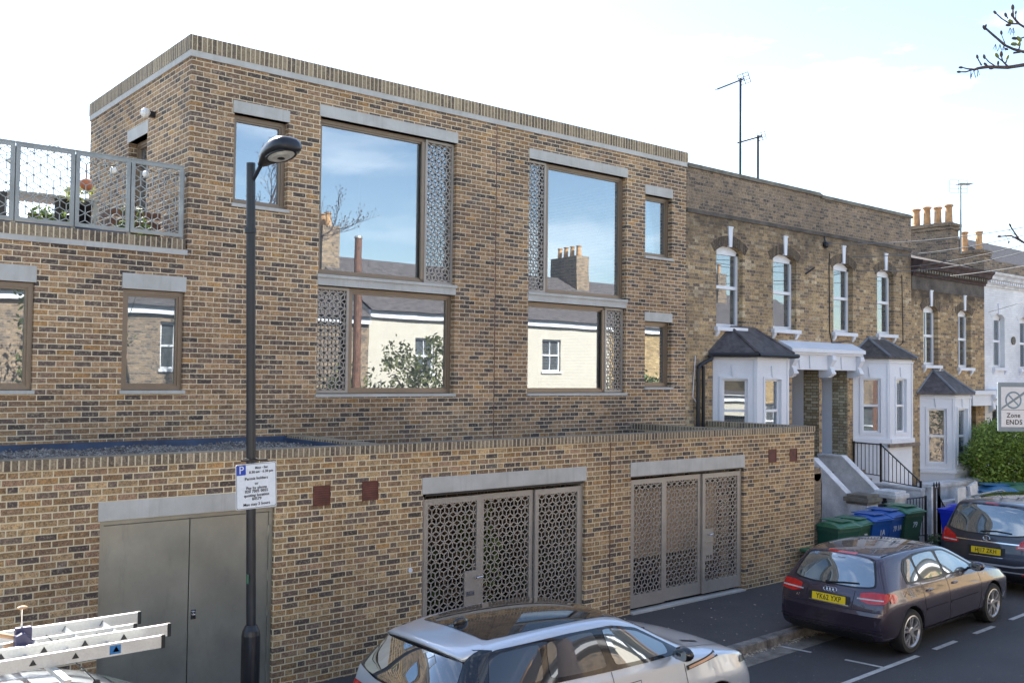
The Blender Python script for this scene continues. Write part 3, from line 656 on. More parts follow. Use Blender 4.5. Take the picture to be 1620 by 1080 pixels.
mb = MB(); mb.box(10.70, 13.28, G+.32, G+.34, .86, 1.90); tag(mb.build('reed_screen', 'reed'), 'tan reed screening fixed behind the right hand pierced gates', 'screen')
# courtyard plants seen through the left gate
for i, (px, py, hh, lm, lab) in enumerate(((7.3, 10.7, .9, 'leaf_dark', 'low dark leafy potted plant behind the left leaf of the pierced gates'), (8.35, 10.8, 1.5, 'leaf', 'tall green potted shrub behind the middle leaf of the pierced gates'), (9.2, 10.75, 1.2, 'leaf_olive', 'olive green potted shrub behind the right leaf of the pierced gates'))):
    t = thing('potted_plant', lab, 'plant', (px, py, .12), 0, 'potted plants in the courtyard')
    mb = MB(); mb.lathe([(.12, .12), (.17, .42), (.19, .42), (.19, .45), (.14, .45)], (px, py, 0), 14); mb.build('pot', 'terracotta', t, smooth=True)
    mb = MB(); leaves(mb, (px, py, .45+hh*.45), (.34, .3, hh*.55), 420, .06, 9); mb.build('foliage', lm, t, fix=False)

# ================================================================== BALCONY
B = thing('balcony_railing', 'grey pierced steel railing of cube pattern panels along the roof terrace', 'railing', (3, MF, 5.38))
bx = [4.665, 3.99, 3.33, 2.665, 2.0, 1.3, .6, -.1]
for b, a in zip(bx, bx[1:]):
    l = MB(); f2 = FY(MF+.03); bar_frame(l, f2, a+.006, b-.006, 5.415, 6.335, .046, 0, .03); lattice(l, f2, a+.052, b-.052, 5.461, 6.289, .086, .0105, .008, .016); l.build('panel', 'galv', B)
mb = MB()
for a in bx: mb.box(a-.02, a+.02, MF+.062, MF+.10, 5.0, 6.30)
mb.box(-.1, 4.67, MF+.025, MF+.09, 6.336, 6.35); mb.build('post_rail', 'galv', B)
for k, (x0, x1, y0, z0, z1, lab) in enumerate(((3.95, 4.6, 13.0, 5.0, 5.85, 'reddish brown wooden slatted planter against the brick wall on the terrace'), (3.05, 3.8, 13.4, 5.0, 5.72, 'brown slatted wooden bench seat on the terrace behind the railing'))):
    t = thing('wooden_planter' if k == 0 else 'wooden_bench', lab, 'planter' if k == 0 else 'bench', (x0, y0, z0))
    mb = MB()
    for i in range(6):
        zz = z0+.06+i*(z1-z0-.08)/6; mb.box(x0, x1, y0, y0+.02, zz, zz+.09)
        if k == 0: mb.box(x0, x0+.02, y0+.02, y0+.45, zz, zz+.09)
    if k: mb.box(x0, x1, y0+.02, y0+.45, z0+.38, z0+.41)
    mb.build('slats' if k else 'side_panel', 'wood_brown', t)
    mb = MB()
    for a in (x0, x1-.04):
        for c in (y0+.02, y0+.41): mb.box(a, a+.04, c, c+.04, z0, z0+.4)
    mb.build('leg', 'wood_brown', t)
t = thing('terrace_table', 'grey slatted metal table on the roof terrace behind the railing', 'table', (2.75, 13.1, 5.0))
mb = MB(); [mb.box(2.75+i*.11, 2.84+i*.11, 13.0, 13.7, 5.86, 5.885) for i in range(10)]; mb.build('table_top', 'galv', t)
for a in (2.8, 3.75):
    for c in (13.05, 13.6): mb = MB(); mb.box(a, a+.04, c, c+.04, 5.0, 5.86); mb.build('leg', 'galv', t)
def chair(x, y, lab):
    t = thing('terrace_chair', lab, 'chair', (x, y, 5.0), 0, 'dark chairs on the terrace')
    mb = MB(); mb.box(x-.22, x+.22, y-.22, y+.22, 5.42, 5.47); mb.build('seat', 'trim_black', t)
    mb = MB(); mb.box(x-.22, x+.22, y+.2, y+.23, 5.47, 5.85); mb.build('backrest', 'trim_black', t)
    for a in (-.2, .17):
        for c in (-.2, .17): mb = MB(); mb.box(x+a, x+a+.03, y+c, y+c+.03, 5.0, 5.42); mb.build('leg', 'trim_black', t)
chair(2.5, 12.8, 'dark chair at the terrace table, second panel from the left of frame'); chair(3.5, 12.85, 'dark chair at the terrace table, beside the wooden bench')
def pot(x, y, z0, hh, r, lm, potm, lab, n=240, ls=.05):
    t = thing('plant_pot', lab, 'plant', (x, y, z0)); mb = MB(); mb.lathe([(r*.7, z0), (r, z0+.26), (r*1.08, z0+.26), (r*1.08, z0+.3), (r*.8, z0+.3)], (x, y, 0), 14); mb.build('pot', potm, t, smooth=True)
    mb = MB(); leaves(mb, (x, y, z0+.3+hh*.45), (r*1.5, r*1.5, hh*.5), n, ls, 7); mb.build('foliage', lm, t, fix=False)
pot(3.55, 12.85, 5.48, .28, .12, 'leaf_yellow', 'black_paint', 'yellow green leafy plant in a black pot behind the third railing panel', 150, .06)
pot(2.25, 12.75, 5.0, 1.15, .17, 'leaf', 'terracotta', 'tall bright green climbing plant in a pot at the left end of the railing', 420, .05)
pot(4.15, 12.72, 5.0, .55, .14, 'leaf_dark', 'terracotta', 'small dark green plant in a terracotta pot near the corner of the brick wall', 160)
pot(3.15, 12.72, 5.0, .5, .13, 'leaf', 'black_paint', 'low green plant in a black pot beside the terrace chairs', 150)
pts = [Vector((2.1+i*.2, 12.62+.2*math.sin(i*.8), 6.40-.16*math.sin((i % 5)/5*math.pi))) for i in range(14)]
t = thing('festoon_lights', 'string of white globe lights and paper lanterns hung above the terrace railing', 'lights', (3.4, 12.6, 6.3))
mb = MB(); mb.path(pts, .005, 5); mb.build('cord', 'black_paint', t)
for i, p in enumerate(pts):
    if i in (1, 7): continue
    if i % 2: mb = MB(); mb.blob(p-Vector((0, 0, .06)), .045, 10); mb.build('globe', 'globe_white', t, smooth=True)
mb = MB(); mb.blob(pts[7]-Vector((0, 0, .28)), (.085, .085, .075), 12); mb.tube(pts[7], pts[7]-Vector((0, 0, .2)), .004); mb.build('orange_lantern', 'orange', t, smooth=True)
mb = MB(); mb.blob(pts[1]-Vector((0, 0, .18)), (.07, .07, .085), 12); mb.tube(pts[1], pts[1]-Vector((0, 0, .1)), .004); mb.build('teal_lantern', 'teal', t, smooth=True)

# ================================================================== VICTORIAN TERRACE
def arc_pts(u0, u1, z1, rise, n=8):
    a = (u1-u0)/2; rr = (a*a+rise*rise)/(2*rise); uc = (u0+u1)/2; zc = z1-rr; th = math.asin(a/rr)
    return [(uc+rr*math.sin(-th+2*th*i/n), zc+rr*math.cos(-th+2*th*i/n)) for i in range(n+1)], uc, zc, rr, th
def vwindow(parent, fn, u0, u1, z0, z1, rise=.12, wallmat='brick_old', archmat='brick_arch', key=True, dep=.13, blind=None, bars=False, brackets=True, keyh=.36, gl='glass_old', inside=None):
    P, uc, zc, rr, th = arc_pts(u0, u1, z1, rise)
    m = MB()
    for sgn in (0, 1):
        pts = [p for p in P if (p[0] <= uc+1e-6 if sgn == 0 else p[0] >= uc-1e-6)]
        corner = (u0, z1) if sgn == 0 else (u1, z1)
        m.prism(pts+[corner] if sgn == 0 else [corner]+pts, lambda u, v, d: fn(u, d, v), .001, .2)
    m.build('arch_infill', wallmat, parent, fix=True)
    if archmat:
        m = MB(); n = 12; t2 = th*1.18
        for i in range(n):
            a, b = -t2+2*t2*i/n, -t2+2*t2*(i+1)/n
            m.prism([(uc+rr*math.sin(a), zc+rr*math.cos(a)), (uc+rr*math.sin(b), zc+rr*math.cos(b)), (uc+(rr+.2)*math.sin(b), zc+(rr+.2)*math.cos(b)), (uc+(rr+.2)*math.sin(a), zc+(rr+.2)*math.cos(a))], lambda u, v, d: fn(u, d, v), -.006, .05)
        m.build('brick_arch', archmat, parent)
    if key:
        m = MB(); m.prism([(uc-.045, z1-.03), (uc+.045, z1-.03), (uc+.065, z1+keyh), (uc-.065, z1+keyh)], lambda u, v, d: fn(u, d, v), -.03, .03); fbox(m, fn, uc-.075, uc+.075, -.04, .0, z1+keyh, z1+keyh+.03); m.build('keystone', 'white', parent)
    f = MB(); w = .055; fbox(f, fn, u0, u0+w, dep, dep+.08, z0, z1-rise); fbox(f, fn, u1-w, u1, dep, dep+.08, z0, z1-rise); fbox(f, fn, u0+w, u1-w, dep, dep+.08, z0, z0+.075)
    Q, *_ = arc_pts(u0, u1, z1, rise); 
    f.prism([(u0, z1-rise-.06)]+Q+[(u1, z1-rise-.06)], lambda u, v, d: fn(u, d, v), dep, dep+.08)
    zm = z0+(z1-z0)*.49; fbox(f, fn, u0+w, u1-w, dep-.015, dep+.06, zm-.03, zm+.035)
    if bars: uc2 = (u0+u1)/2; fbox(f, fn, uc2-.012, uc2+.012, dep+.01, dep+.05, z0+.07, z1-rise-.05)
    W = f.build('window', 'white_upvc', parent)
    g = MB(); fbox(g, fn, u0+w, u1-w, dep+.03, dep+.036, z0+.07, z1-rise-.06); g.build('pane', gl, W)
    s2 = MB(); fbox(s2, fn, u0-.07, u1+.07, -.09, dep, z0-.08, z0)
    if brackets:
        for uu in (u0-.03, u1-.05): s2.prism([(0, z0-.08), (-.07, z0-.08), (-.05, z0-.14), (0, z0-.2)], lambda a, v, d, uu=uu: fn(uu+d, a, v), 0, .08)
    s2.build('sill', 'white', W)
    if blind:
        b2 = MB(); n = int((z1-z0-.2)/.04)
        for i in range(n): zz = z0+.08+i*.04; b2.quadv([fn(u0+w, dep+.11, zz), fn(u1-w, dep+.11, zz), fn(u1-w, dep+.10, zz+.03), fn(u0+w, dep+.10, zz+.03)])
        b2.build('blind', blind, W)
    else:
        b2 = MB(); n = 8
        for i in range(n):
            for side in (0, 1):
                a = (u0+w+i*.018) if side == 0 else (u1-w-i*.018-.018); b2.quadv([fn(a, dep+.12+.015*(i % 2), z0+.08), fn(a+.018, dep+.135-.015*(i % 2), z0+.08), fn(a+.018, dep+.135-.015*(i % 2), z1-.1), fn(a, dep+.12+.015*(i % 2), z1-.1)])
        b2.build('curtain', 'blind_grey' if not bars else 'curtain', W, fix=False)
    return W
def room(parent, x0, x1, z0, z1, y=MF+.34, dep=2.2):
    m = MB(); m.quadv([(x0, y+dep, z0), (x1, y+dep, z0), (x1, y+dep, z1), (x0, y+dep, z1)]); m.quadv([(x0, y, z0), (x0, y+dep, z0), (x0, y+dep, z1), (x0, y, z1)]); m.quadv([(x1, y, z0), (x1, y, z1), (x1, y+dep, z1), (x1, y+dep, z0)])
    m.quadv([(x0, y, z1), (x0, y+dep, z1), (x1, y+dep, z1), (x1, y, z1)]); m.quadv([(x0, y, z0), (x1, y, z0), (x1, y+dep, z0), (x0, y+dep, z0)]); m.build('interior', 'plaster', parent, fix=False)
def fdir(a, b):
    """facet from 2D point a to b seen from outside: returns fn(u, d, z)"""
    a, b = Vector(a), Vector(b); t = (b-a).normalized(); n = Vector((-t.y, t.x))
    return lambda u, d, z: (a.x+t.x*u+n.x*d, a.y+t.y*u+n.y*d, z), (b-a).length
def bay(parent, xs, yf, zs, z0w, z1w, ze, zr, roofmat, ridge, basemat='white', blind='blind_grey', trim='lead', base=True, ww=.5, gutter=False, split=None):
    """canted bay: xs = wall x0, front x1, front x2, wall x3"""
    P = [(xs[0], MF), (xs[1], yf), (xs[2], yf), (xs[3], MF)]
    wall = MB(); W = MB()
    for i in range(3):
        fn, L = fdir(P[i], P[i+1]); a = (L-ww)/2 if i != 1 else (L-ww*1.1)/2; b = L-a
        plate(wall, fn, 0, L, zs, ze, .1, [(a, b, z0w, z1w)])
        if base: plate(wall, fn, 0, L, 0, zs-.001, .1, [])
    wo = wall.build('bay_wall', basemat, parent, fix=False)
    tr = MB()
    for i in range(3):
        fn, L = fdir(P[i], P[i+1]); a = (L-ww)/2 if i != 1 else (L-ww*1.1)/2; b = L-a
        fbox(tr, fn, -.01, L+.01, -.06, .04, zs-.10, zs); fbox(tr, fn, -.01, L+.01, -.035, .03, ze-.09, ze-.05)
        fbox(tr, fn, -.005, .05, -.018, .0, zs, ze-.09); fbox(tr, fn, L-.05, L+.005, -.018, .0, zs, ze-.09)
        uc = (a+b)/2; tr.prism([(uc-.04, z1w+.02), (uc+.04, z1w+.02), (uc+.065, z1w+.26), (uc-.065, z1w+.26)], lambda u, v, d: fn(u, d, v), -.03, .0)
        bar_frame(tr, fn, a-.05, b+.05, z0w-.04, z1w+.04, .05, -.022, .0)
    tr.build('bay_trim', 'white', parent)
    for i in range(3):
        fn, L = fdir(P[i], P[i+1]); a = (L-ww)/2 if i != 1 else (L-ww*1.1)/2; b = L-a
        f = MB(); bar_frame(f, fn, a, b, z0w, z1w, .05, .05, .1); zm = z0w+(z1w-z0w)*(split or .5); fbox(f, fn, a+.05, b-.05, .04, .1, zm-.025, zm+.025); Wd = f.build('window', 'white_upvc', parent)
        g = MB(); fbox(g, fn, a+.04, b-.04, .075, .08, z0w+.04, z1w-.04); g.build('pane', 'glass_old', Wd)
        if blind:
            b2 = MB(); n = int((z1w-z0w)/.038)
            for k in range(n): zz = z0w+.02+k*.038; b2.quadv([fn(a+.05, .14, zz), fn(b-.05, .14, zz), fn(b-.05, .128, zz+.03), fn(a+.05, .128, zz+.03)])
            b2.build('blind', blind, Wd)
    # hipped roof against the wall
    o = .09; E = [Vector((xs[0]-o*1.6, MF, ze)), Vector((xs[1]-o, yf-o, ze)), Vector((xs[2]+o, yf-o, ze)), Vector((xs[3]+o*1.6, MF, ze))]; Rg = [Vector((ridge[0], MF-.01, zr)), Vector((ridge[1], MF-.01, zr))]
    rf = MB(); dn = Vector((0, 0, .05))
    rf.quadv([E[0]+dn, E[1]+dn, Rg[0]]); rf.quadv([E[1]+dn, E[2]+dn, Rg[1], Rg[0]]); rf.quadv([E[2]+dn, E[3]+dn, Rg[1]])
    for a, b in zip(E, E[1:]): rf.quadv([a, b, b+dn, a+dn])
    rf.quadv(list(reversed(E)))
    rf.build('bay_roof', roofmat, parent, fix=False)
    hp = MB()
    hp.tube(E[0]+dn, Rg[0], .028, n=6); hp.tube(E[1]+dn, Rg[0], .035, n=6); hp.tube(E[2]+dn, Rg[1], .035, n=6); hp.tube(Rg[0], Rg[1], .04, n=6)
    hp.build('hip_ridge', trim, parent)
    if gutter:
        gt = MB(); gt.path([E[0]-Vector((.02, .03, 0)), E[1]+Vector((-.03, -.05, 0)), E[2]+Vector((.05, -.05, 0)), E[3]+Vector((.04, -.02, 0))], .045, 8); gt.build('gutter', 'pipe_black', parent)

def side_back(mb, x0, x1, zt, yb=18.0):
    mb.quadv([(x0, MF, 0), (x0, MF, zt), (x0, yb, zt), (x0, yb, 0)]); mb.quadv([(x1, MF, 0), (x1, yb, 0), (x1, yb, zt), (x1, MF, zt)]); mb.quadv([(x0, yb, 0), (x0, yb, zt), (x1, yb, zt), (x1, yb, 0)])
fnM = FY(MF)
# --- the tall pair (two doors side by side)
VA = thing('terraced_house', 'old yellow brick terraced house with black gutter bay next to the modern brick house', 'house', (16.9, 15, 0), 0, 'brick terraced houses')
VB = thing('terraced_house', 'old yellow brick terraced house with grey roofed bay and black stair railing', 'house', (21, 15, 0), 0, 'brick terraced houses')
wa = [(15.58, 16.44, 4.70, 6.38), (17.50, 18.36, 4.73, 6.38)]; wb = [(19.83, 20.66, 4.75, 6.39), (21.74, 22.52, 4.78, 6.38)]
for V, x0, x1, ws, doors, zt, bayx in ((VA, XR+.002, 19.30, wa, [(18.2, 19.25, 1.62, 3.87)], 7.90, (15.484, 17.69)), (VB, 19.302, 23.38, wb, [(19.36, 20.42, 1.62, 3.87)], 7.86, (20.66, 22.8))):
    mb = MB(); bh = [(bayx[0]+.12, bayx[1]-.12, 2.5, 3.95)]
    plate(mb, fnM, x0, x1, 0, 6.92, .34, ws+doors+bh, inner=1); side_back(mb, x0+.001, x1-.001, 6.92); mb.build('wall', ['brick_old', 'plaster'], V, fix=False)
    # parapet of darker, patched brick above a rendered string course
    mb = MB(); mb.box(x0, x1, MF-.03, MF+.3, 6.92, 7.0); mb.build('string_course', 'render_old', V)
    mb = MB(); mb.box(x0, x1, MF-.004, MF+.3, 7.0, zt-.09); mb.box(x1-.3, x1, MF+.3, 18, 6.92, zt-.10); mb.build('parapet', 'brick_dark', V)
    mb = MB(); mb.box(x0, x1+.02, MF-.05, MF+.34, zt-.09, zt-.03); mb.box(x0+.01, x1-.0, MF-.02, MF+.3, zt-.03, zt); mb.build('coping', 'coping_stone', V)
    mb = MB(); mb.box(x0, x1-.3, MF+.3, 18, 6.9, 7.0); mb.build('roof', 'slate', V)
    for k, a in enumerate(ws): room(V, a[0]-.3, a[1]+.3, a[2]-.5, a[3]+.2, dep=2.0); vwindow(V, fnM, *a, blind='blind_grey' if (k+(V is VA)) % 2 else None)
    room(V, bayx[0], bayx[1], 1.9, 4.0, dep=2.0)
    for d in doors:   # recessed porch: cream glazed brick reveals, white painted depth, dark door
        mb = MB()
        for sgn, xx in ((0, d[0]), (1, d[1])):
            mb.quadv([(xx, MF+.002, d[2]), (xx, MF+.402, d[2]), (xx, MF+.402, d[3]), (xx, MF+.002, d[3])]) if False else mb.box(xx-(.004 if sgn else 0), xx+(0 if sgn else .004), MF+.002, MF+.402, d[2], d[3])
        mb.build('porch_reveal', 'brick_glazed', V)
        mb = MB(); mb.box(d[0]-.05, d[0], MF+.402, MF+1.0, d[2], d[3]); mb.box(d[1], d[1]+.05, MF+.402, MF+1.0, d[2], d[3]); mb.box(d[0], d[1], MF+.342, MF+1.0, d[3], d[3]+.05); mb.box(d[0], d[1], MF+.0, MF+1.0, d[2]-.1, d[2]); mb.build('porch_lining', 'white', V)
        mb = MB(); mb.box(d[0], d[1], MF+.95, MF+1.0, d[2], d[3]); D_ = mb.build('door', 'bin_steel_blue' if V is VB else 'black_paint', V)
        mb = MB(); mb.blob((d[0]+.12, MF+.93, d[2]+1.0), .03, 8); mb.build('handle', 'chrome', D_)
bay(VA, (15.484, 16.048, 17.12, 17.69), 11.69, 2.33, 2.62, 3.66, 4.13, 4.70, 'slate', (16.05, 16.85), gutter=True, trim='slate', split=.38)
bay(VB, (20.66, 21.2, 22.25, 22.8), 11.72, 2.28, 2.42, 3.70, 4.15, 4.66, 'slate_brown', (21.3, 22.0), trim='lead', ww=.42)
mb = MB(); mb.box(21.0, 22.4, 11.6, 11.66, 2.10, 2.17); mb.build('ledge', 'stone_step', VB)
# shared white entablature with scroll brackets
def entab(V, x0, x1, brs):
    mb = MB(); mb.box(x0, x1, 12.10, MF-.001, 3.87, 4.20); mb.box(x0, x1, 12.04, MF-.001, 4.20, 4.25); mb.box(x0, x1, 11.98, MF-.001, 4.25, 4.33)
    mb.quadv([(x0, 11.99, 4.331), (x1, 11.99, 4.331), (x1, MF-.001, 4.50), (x0, MF-.001, 4.50)]); mb.quadv([(x0, 11.99, 4.331), (x0, MF-.001, 4.50), (x0, MF-.001, 4.331)]); mb.build('porch_entablature', 'white', V)
    for bxx in brs:
        mb = MB(); pr = [(12.10, 4.19), (11.98, 4.19), (11.96, 4.10), (12.0, 4.02), (12.05, 3.94), (12.01, 3.87), (11.99, 3.79), (12.05, 3.72), (12.10, 3.74)]
        mb.prism(pr, lambda u, v, d, b=bxx: (b+d, u, v), -.07, .07); mb.lathe([(.05, -.085), (.05, .085)], (bxx, 12.01, 4.10), 10, axis='x'); mb.lathe([(.04, -.085), (.04, .085)], (bxx, 12.02, 3.80), 10, axis='x'); mb.box(bxx-.07, bxx+.07, 12.10, MF, 3.70, 3.868); mb.build('scroll_bracket', 'white', V)
    for xx in ((x0+.45, x1-.75) if V is VA else (x0+.5,)):
        mb = MB(); mb.prism([(xx-.035, 3.9), (xx+.035, 3.9), (xx+.06, 4.17), (xx-.06, 4.17)], lambda u, v, d: (u, 12.10+d, v), -.03, 0); mb.build('keystone', 'white', V)
entab(VA, 17.70, 19.30, (17.85, 19.30)); entab(VB, 19.301, 20.62, (20.47,))
mb = MB(); mb.path([(15.30, 12.28, 4.10), (15.28, 12.2, 4.05), (14.98, 12.24, 3.92), (14.93, 12.25, 3.85), (14.93, 12.25, .1)], .042, 8); mb.path([(15.1, 12.26, 3.9), (15.1, 12.26, .1)], .035, 8); mb.build('downpipe', 'pipe_black', VA, fix=True)
mb = MB(); mb.path([(14.90, 12.3, 4.1), (14.86, 12.3, 3.7), (14.8, 12.28, 3.3), (15.0, 12.29, 3.1)], .008, 5); mb.build('loose_cable', 'white', VA)
mb = MB(); mb.blob((19.45, MF-.05, 6.72), .075, 10); mb.tube((19.45, MF, 6.95), (19.45, MF-.04, 6.75), .015); mb.path([(19.66, MF-.012, 6.55), (19.64, MF-.012, 6.3), (19.66, MF-.012, 4.75), (19.75, MF-.012, 4.5), (20.3, MF-.012, 4.55)], .012, 5); mb.path([(18.7, MF-.012, 6.0), (18.9, MF-.1, 6.15)], .02, 6)
mb.build('bracket_and_wire', 'black_paint', VB)
mb = MB(); mb.path([(22.9, MF-.012, 6.3), (22.95, MF-.012, 4.6), (22.6, MF-.012, 4.45), (22.62, MF-.012, 4.3)], .01, 5); mb.build('wall_wire', 'black_paint', VB)

# --- house with the dark cornice
VC = thing('terraced_house', 'sooty topped brick terraced house with heavy dark cornice and low slate hipped bay', 'house', (25.4, 15, 0), 0, 'brick terraced houses')
wc = [(24.0, 24.78, 4.06, 5.62), (25.88, 26.62, 4.02, 5.60)]
mb = MB(); plate(mb, fnM, 23.382, 27.44, 0, 6.34, .34, wc+[(23.95, 25.65, 1.6, 3.1), (26.05, 26.9, .9, 3.0)], inner=1); side_back(mb, 23.39, 27.43, 6.3); mb.build('wall', ['brick_old_low', 'plaster'], VC, fix=False)
def cornice(V, x0, x1, z0, m, m2):
    mb = MB(); pr = [(MF, z0), (MF-.05, z0), (MF-.06, z0+.06), (MF-.09, z0+.07), (MF-.10, z0+.15), (MF-.22, z0+.19), (MF-.24, z0+.27), (MF-.30, z0+.32), (MF-.32, z0+.38), (MF, z0+.46)]
    mb.prism(pr, lambda u, v, d: (d, u, v), x0, x1); mb.build('cornice', m, V)
    mb = MB(); k = x0+.06
    while k < x1-.08: mb.box(k, k+.07, MF-.165, MF-.10, z0+.095, z0+.175); k += .14
    mb.build('dentil_course', m2, V)
cornice(VC, 23.383, 27.44, 6.32, plain('dark_moulded_cornice', (.10, .065, .06), .9, var=.3, scale=5, fine=.25), 'coping_stone')
mb = MB(); mb.box(23.40, 27.42, MF-.012, MF, 5.98, 6.32); mb.build('render_band', 'render_old', VC)
mb = MB(); mb.quadv([(23.4, MF, 6.78), (27.4, MF, 6.78), (27.4, 14.3, 7.35), (23.4, 14.3, 7.55)]); mb.quadv([(23.4, 14.3, 7.55), (27.4, 14.3, 7.35), (27.4, 18, 6.8), (23.4, 18, 6.8)]); mb.quadv([(23.4, MF, 6.3), (23.4, MF, 6.78), (23.4, 14.3, 7.55), (23.4, 18, 6.8), (23.4, 18, 6.3)])
mb.build('roof', 'slate_brown', VC, fix=False)
for i, a in enumerate(wc): room(VC, a[0]-.3, a[1]+.3, a[2]-.5, a[3]+.2); vwindow(VC, fnM, *a, wallmat='brick_old_low', bars=True)
room(VC, 23.9, 25.7, 1.2, 3.3)
bay(VC, (23.79, 24.345, 25.207, 25.78), 11.70, 1.42, 1.55, 2.95, 3.30, 3.93, 'slate', (24.45, 25.0), trim='lead', ww=.46, blind=None)
mb = MB(); mb.box(25.8, 27.4, 11.9, MF-.001, 3.0, 3.3); mb.box(25.8, 27.4, 11.84, MF-.001, 3.3, 3.4); mb.build('porch_entablature', 'white', VC)
mb = MB(); mb.prism([(11.98, 3.3), (11.80, 3.3), (11.78, 3.2), (11.86, 3.1), (11.84, 2.9), (11.98, 2.8)], lambda u, v, d: (26.95+d, u, v), -.07, .07); mb.build('scroll_bracket', 'white', VC)
mb = MB(); mb.box(26.05, 26.9, MF+.5, MF+.55, .9, 3.0); mb.build('door', 'blind_grey', VC)
# chimney stacks sit on the party walls
def chimney(V, x, y0, y1, z0, z1, n, hp, name='chimney', wd=.5):
    mb = MB(); mb.box(x-wd/2, x+wd/2, y0, y1, z0, z1-.12); mb.box(x-wd/2-.04, x+wd/2+.04, y0-.04, y1+.04, z1-.22, z1-.14); mb.box(x-wd/2-.07, x+wd/2+.07, y0-.07, y1+.07, z1-.12, z1-.04); mb.box(x-wd/2+.03, x+wd/2-.03, y0+.03, y1-.03, z1-.04, z1)
    CH = mb.build(name, 'brick_dark', V)
    for i in range(n):
        yy = y0+(i+.5)*(y1-y0)/n; h2 = hp*random.uniform(.93, 1.05)
        mb = MB(); mb.lathe([(.105, 0), (.125, .03), (.105, .06), (.095, h2-.12), (.10, h2-.07), (.13, h2-.05), (.13, h2-.01), (.10, h2), (.07, h2), (.07, h2-.1)], (x, yy, z1-.02), 16); mb.build('chimney_pot', 'terracotta', CH, smooth=False)
chimney(VC, 27.42, 13.15, 14.45, 6.9, 8.22, 4, .56)
# --- white painted house
VD = thing('terraced_house', 'white painted brick terraced house with dentilled cornice at the right edge', 'house', (29.5, 15, 0))
wd_ = [(27.97, 28.72, 4.05, 5.60), (29.70, 30.45, 4.03, 5.58)]
mb = MB(); plate(mb, fnM, 27.442, 31.5, 0, 6.4, .34, wd_+[(27.9, 28.9, .9, 3.0), (29.5, 31, 1.2, 2.9)], inner=1); side_back(mb, 27.45, 31.49, 6.38); mb.build('wall', ['brick_white', 'plaster'], VD, fix=False)
cornice(VD, 27.442, 31.5, 6.33, 'white_dirty', 'white'); 
mb = MB(); mb.box(27.45, 31.5, MF+.0, MF+.3, 6.80, 7.1); mb.build('parapet', 'brick_dark', VD)
mb = MB(); mb.quadv([(27.4, MF+.3, 6.9), (31.5, MF+.3, 6.9), (31.5, 14.5, 7.3), (27.4, 14.5, 7.3)]); mb.quadv([(27.4, 14.5, 7.3), (31.5, 14.5, 7.3), (31.5, 18, 6.8), (27.4, 18, 6.8)]); mb.build('roof', 'slate_brown', VD, fix=False)
for a in wd_: room(VD, a[0]-.3, a[1]+.3, a[2]-.5, a[3]+.2); vwindow(VD, fnM, *a, wallmat='brick_white', archmat='brick_white', bars=True, keyh=.26)
mb = MB(); mb.box(27.5, 31.4, 11.86, MF-.001, 3.0, 3.3); mb.box(27.5, 31.4, 11.8, MF-.001, 3.3, 3.42); mb.build('porch_entablature', 'white', VD)
mb = MB(); mb.lathe([(.12, -.03), (.12, 0), (.07, 0)], (29.25, MF-.01, 4.85), 16, axis='y'); mb.build('roundel', 'coping_stone', VD)
mb = MB(); mb.box(27.9, 28.9, MF+.5, MF+.55, .9, 3.0); mb.build('door', 'bin_steel_blue', VD); room(VD, 29.4, 31.1, 1, 3)
chimney(VD, 31.9, 14.25, 15.2, 6.9, 7.95, 2, .66)
mb = MB(); VE = thing('terraced_house', 'far brick terraced house with brown pitched roof just showing at the right edge', 'house', (50, 21, 0))
mb.box(46, 56, 19, 25, 0, 8.4); mb.build('wall', 'brick_dark', VE)
mb = MB(); mb.quadv([(45.8, 18.8, 8.4), (56, 18.8, 8.4), (56, 22, 10.6), (45.8, 22, 10.6)]); mb.quadv([(45.8, 25.2, 8.4), (45.8, 22, 10.6), (56, 22, 10.6), (56, 25.2, 8.4)]); mb.quadv([(45.8, 18.8, 8.4), (45.8, 22, 10.6), (45.8, 25.2, 8.4)]); mb.build('roof', 'slate_brown', VE, fix=False)

# --- aerials
def aerial(x, y, z0, z1, dirv, L, lab, n=9, refl=.16, cols='trim_black', el=.11):
    t = thing('tv_aerial', lab, 'aerial', (x, y, z0), 0, 'television aerials on the roofs')
    mb = MB(); mb.tube((x, y, z0), (x, y, z1), .027, n=8); mb.build('mast', cols, t)
    d = Vector(dirv).normalized(); a = Vector((x, y, z1-.04))-d*.12; b = a+d*L; pr = d.cross(Vector((0, 0, 1))).normalized()
    mb = MB(); mb.tube(a, b, .018, n=6)
    for i in range(n): q = a+d*(.22+(L-.24)*i/(n-1)); mb.tube(q-pr*el, q+pr*el, .009, n=4)
    mb.build('boom', cols, t); u2 = pr.cross(d).normalized()
    mb = MB()
    for k in (-1, -.33, .33, 1): mb.tube(a-pr*refl+u2*k*refl*.7, a+pr*refl+u2*k*refl*.7, .008, n=4)
    for k in (-1, 0, 1): mb.tube(a+pr*refl*k-u2*refl*.7, a+pr*refl*k+u2*refl*.7, .008, n=4)
    mb.build('reflector', cols, t)
aerial(17.24, 13.0, 7.0, 10.26, (-.9, .15, -.42), .85, 'tall black mast aerial with pronged boom on the parapet of the brick terrace')
aerial(17.88, 13.0, 7.0, 9.10, (-1, .25, -.35), .72, 'shorter black mast aerial with boxy reflector on the parapet of the brick terrace', n=2, refl=.12, el=.02)
aerial(27.45, 12.98, 7.3, 9.3, (-.6, -.8, .0), .5, 'grey grid aerial fixed to the chimney stack with four pots', n=6, refl=.26, cols='galv', el=.2)

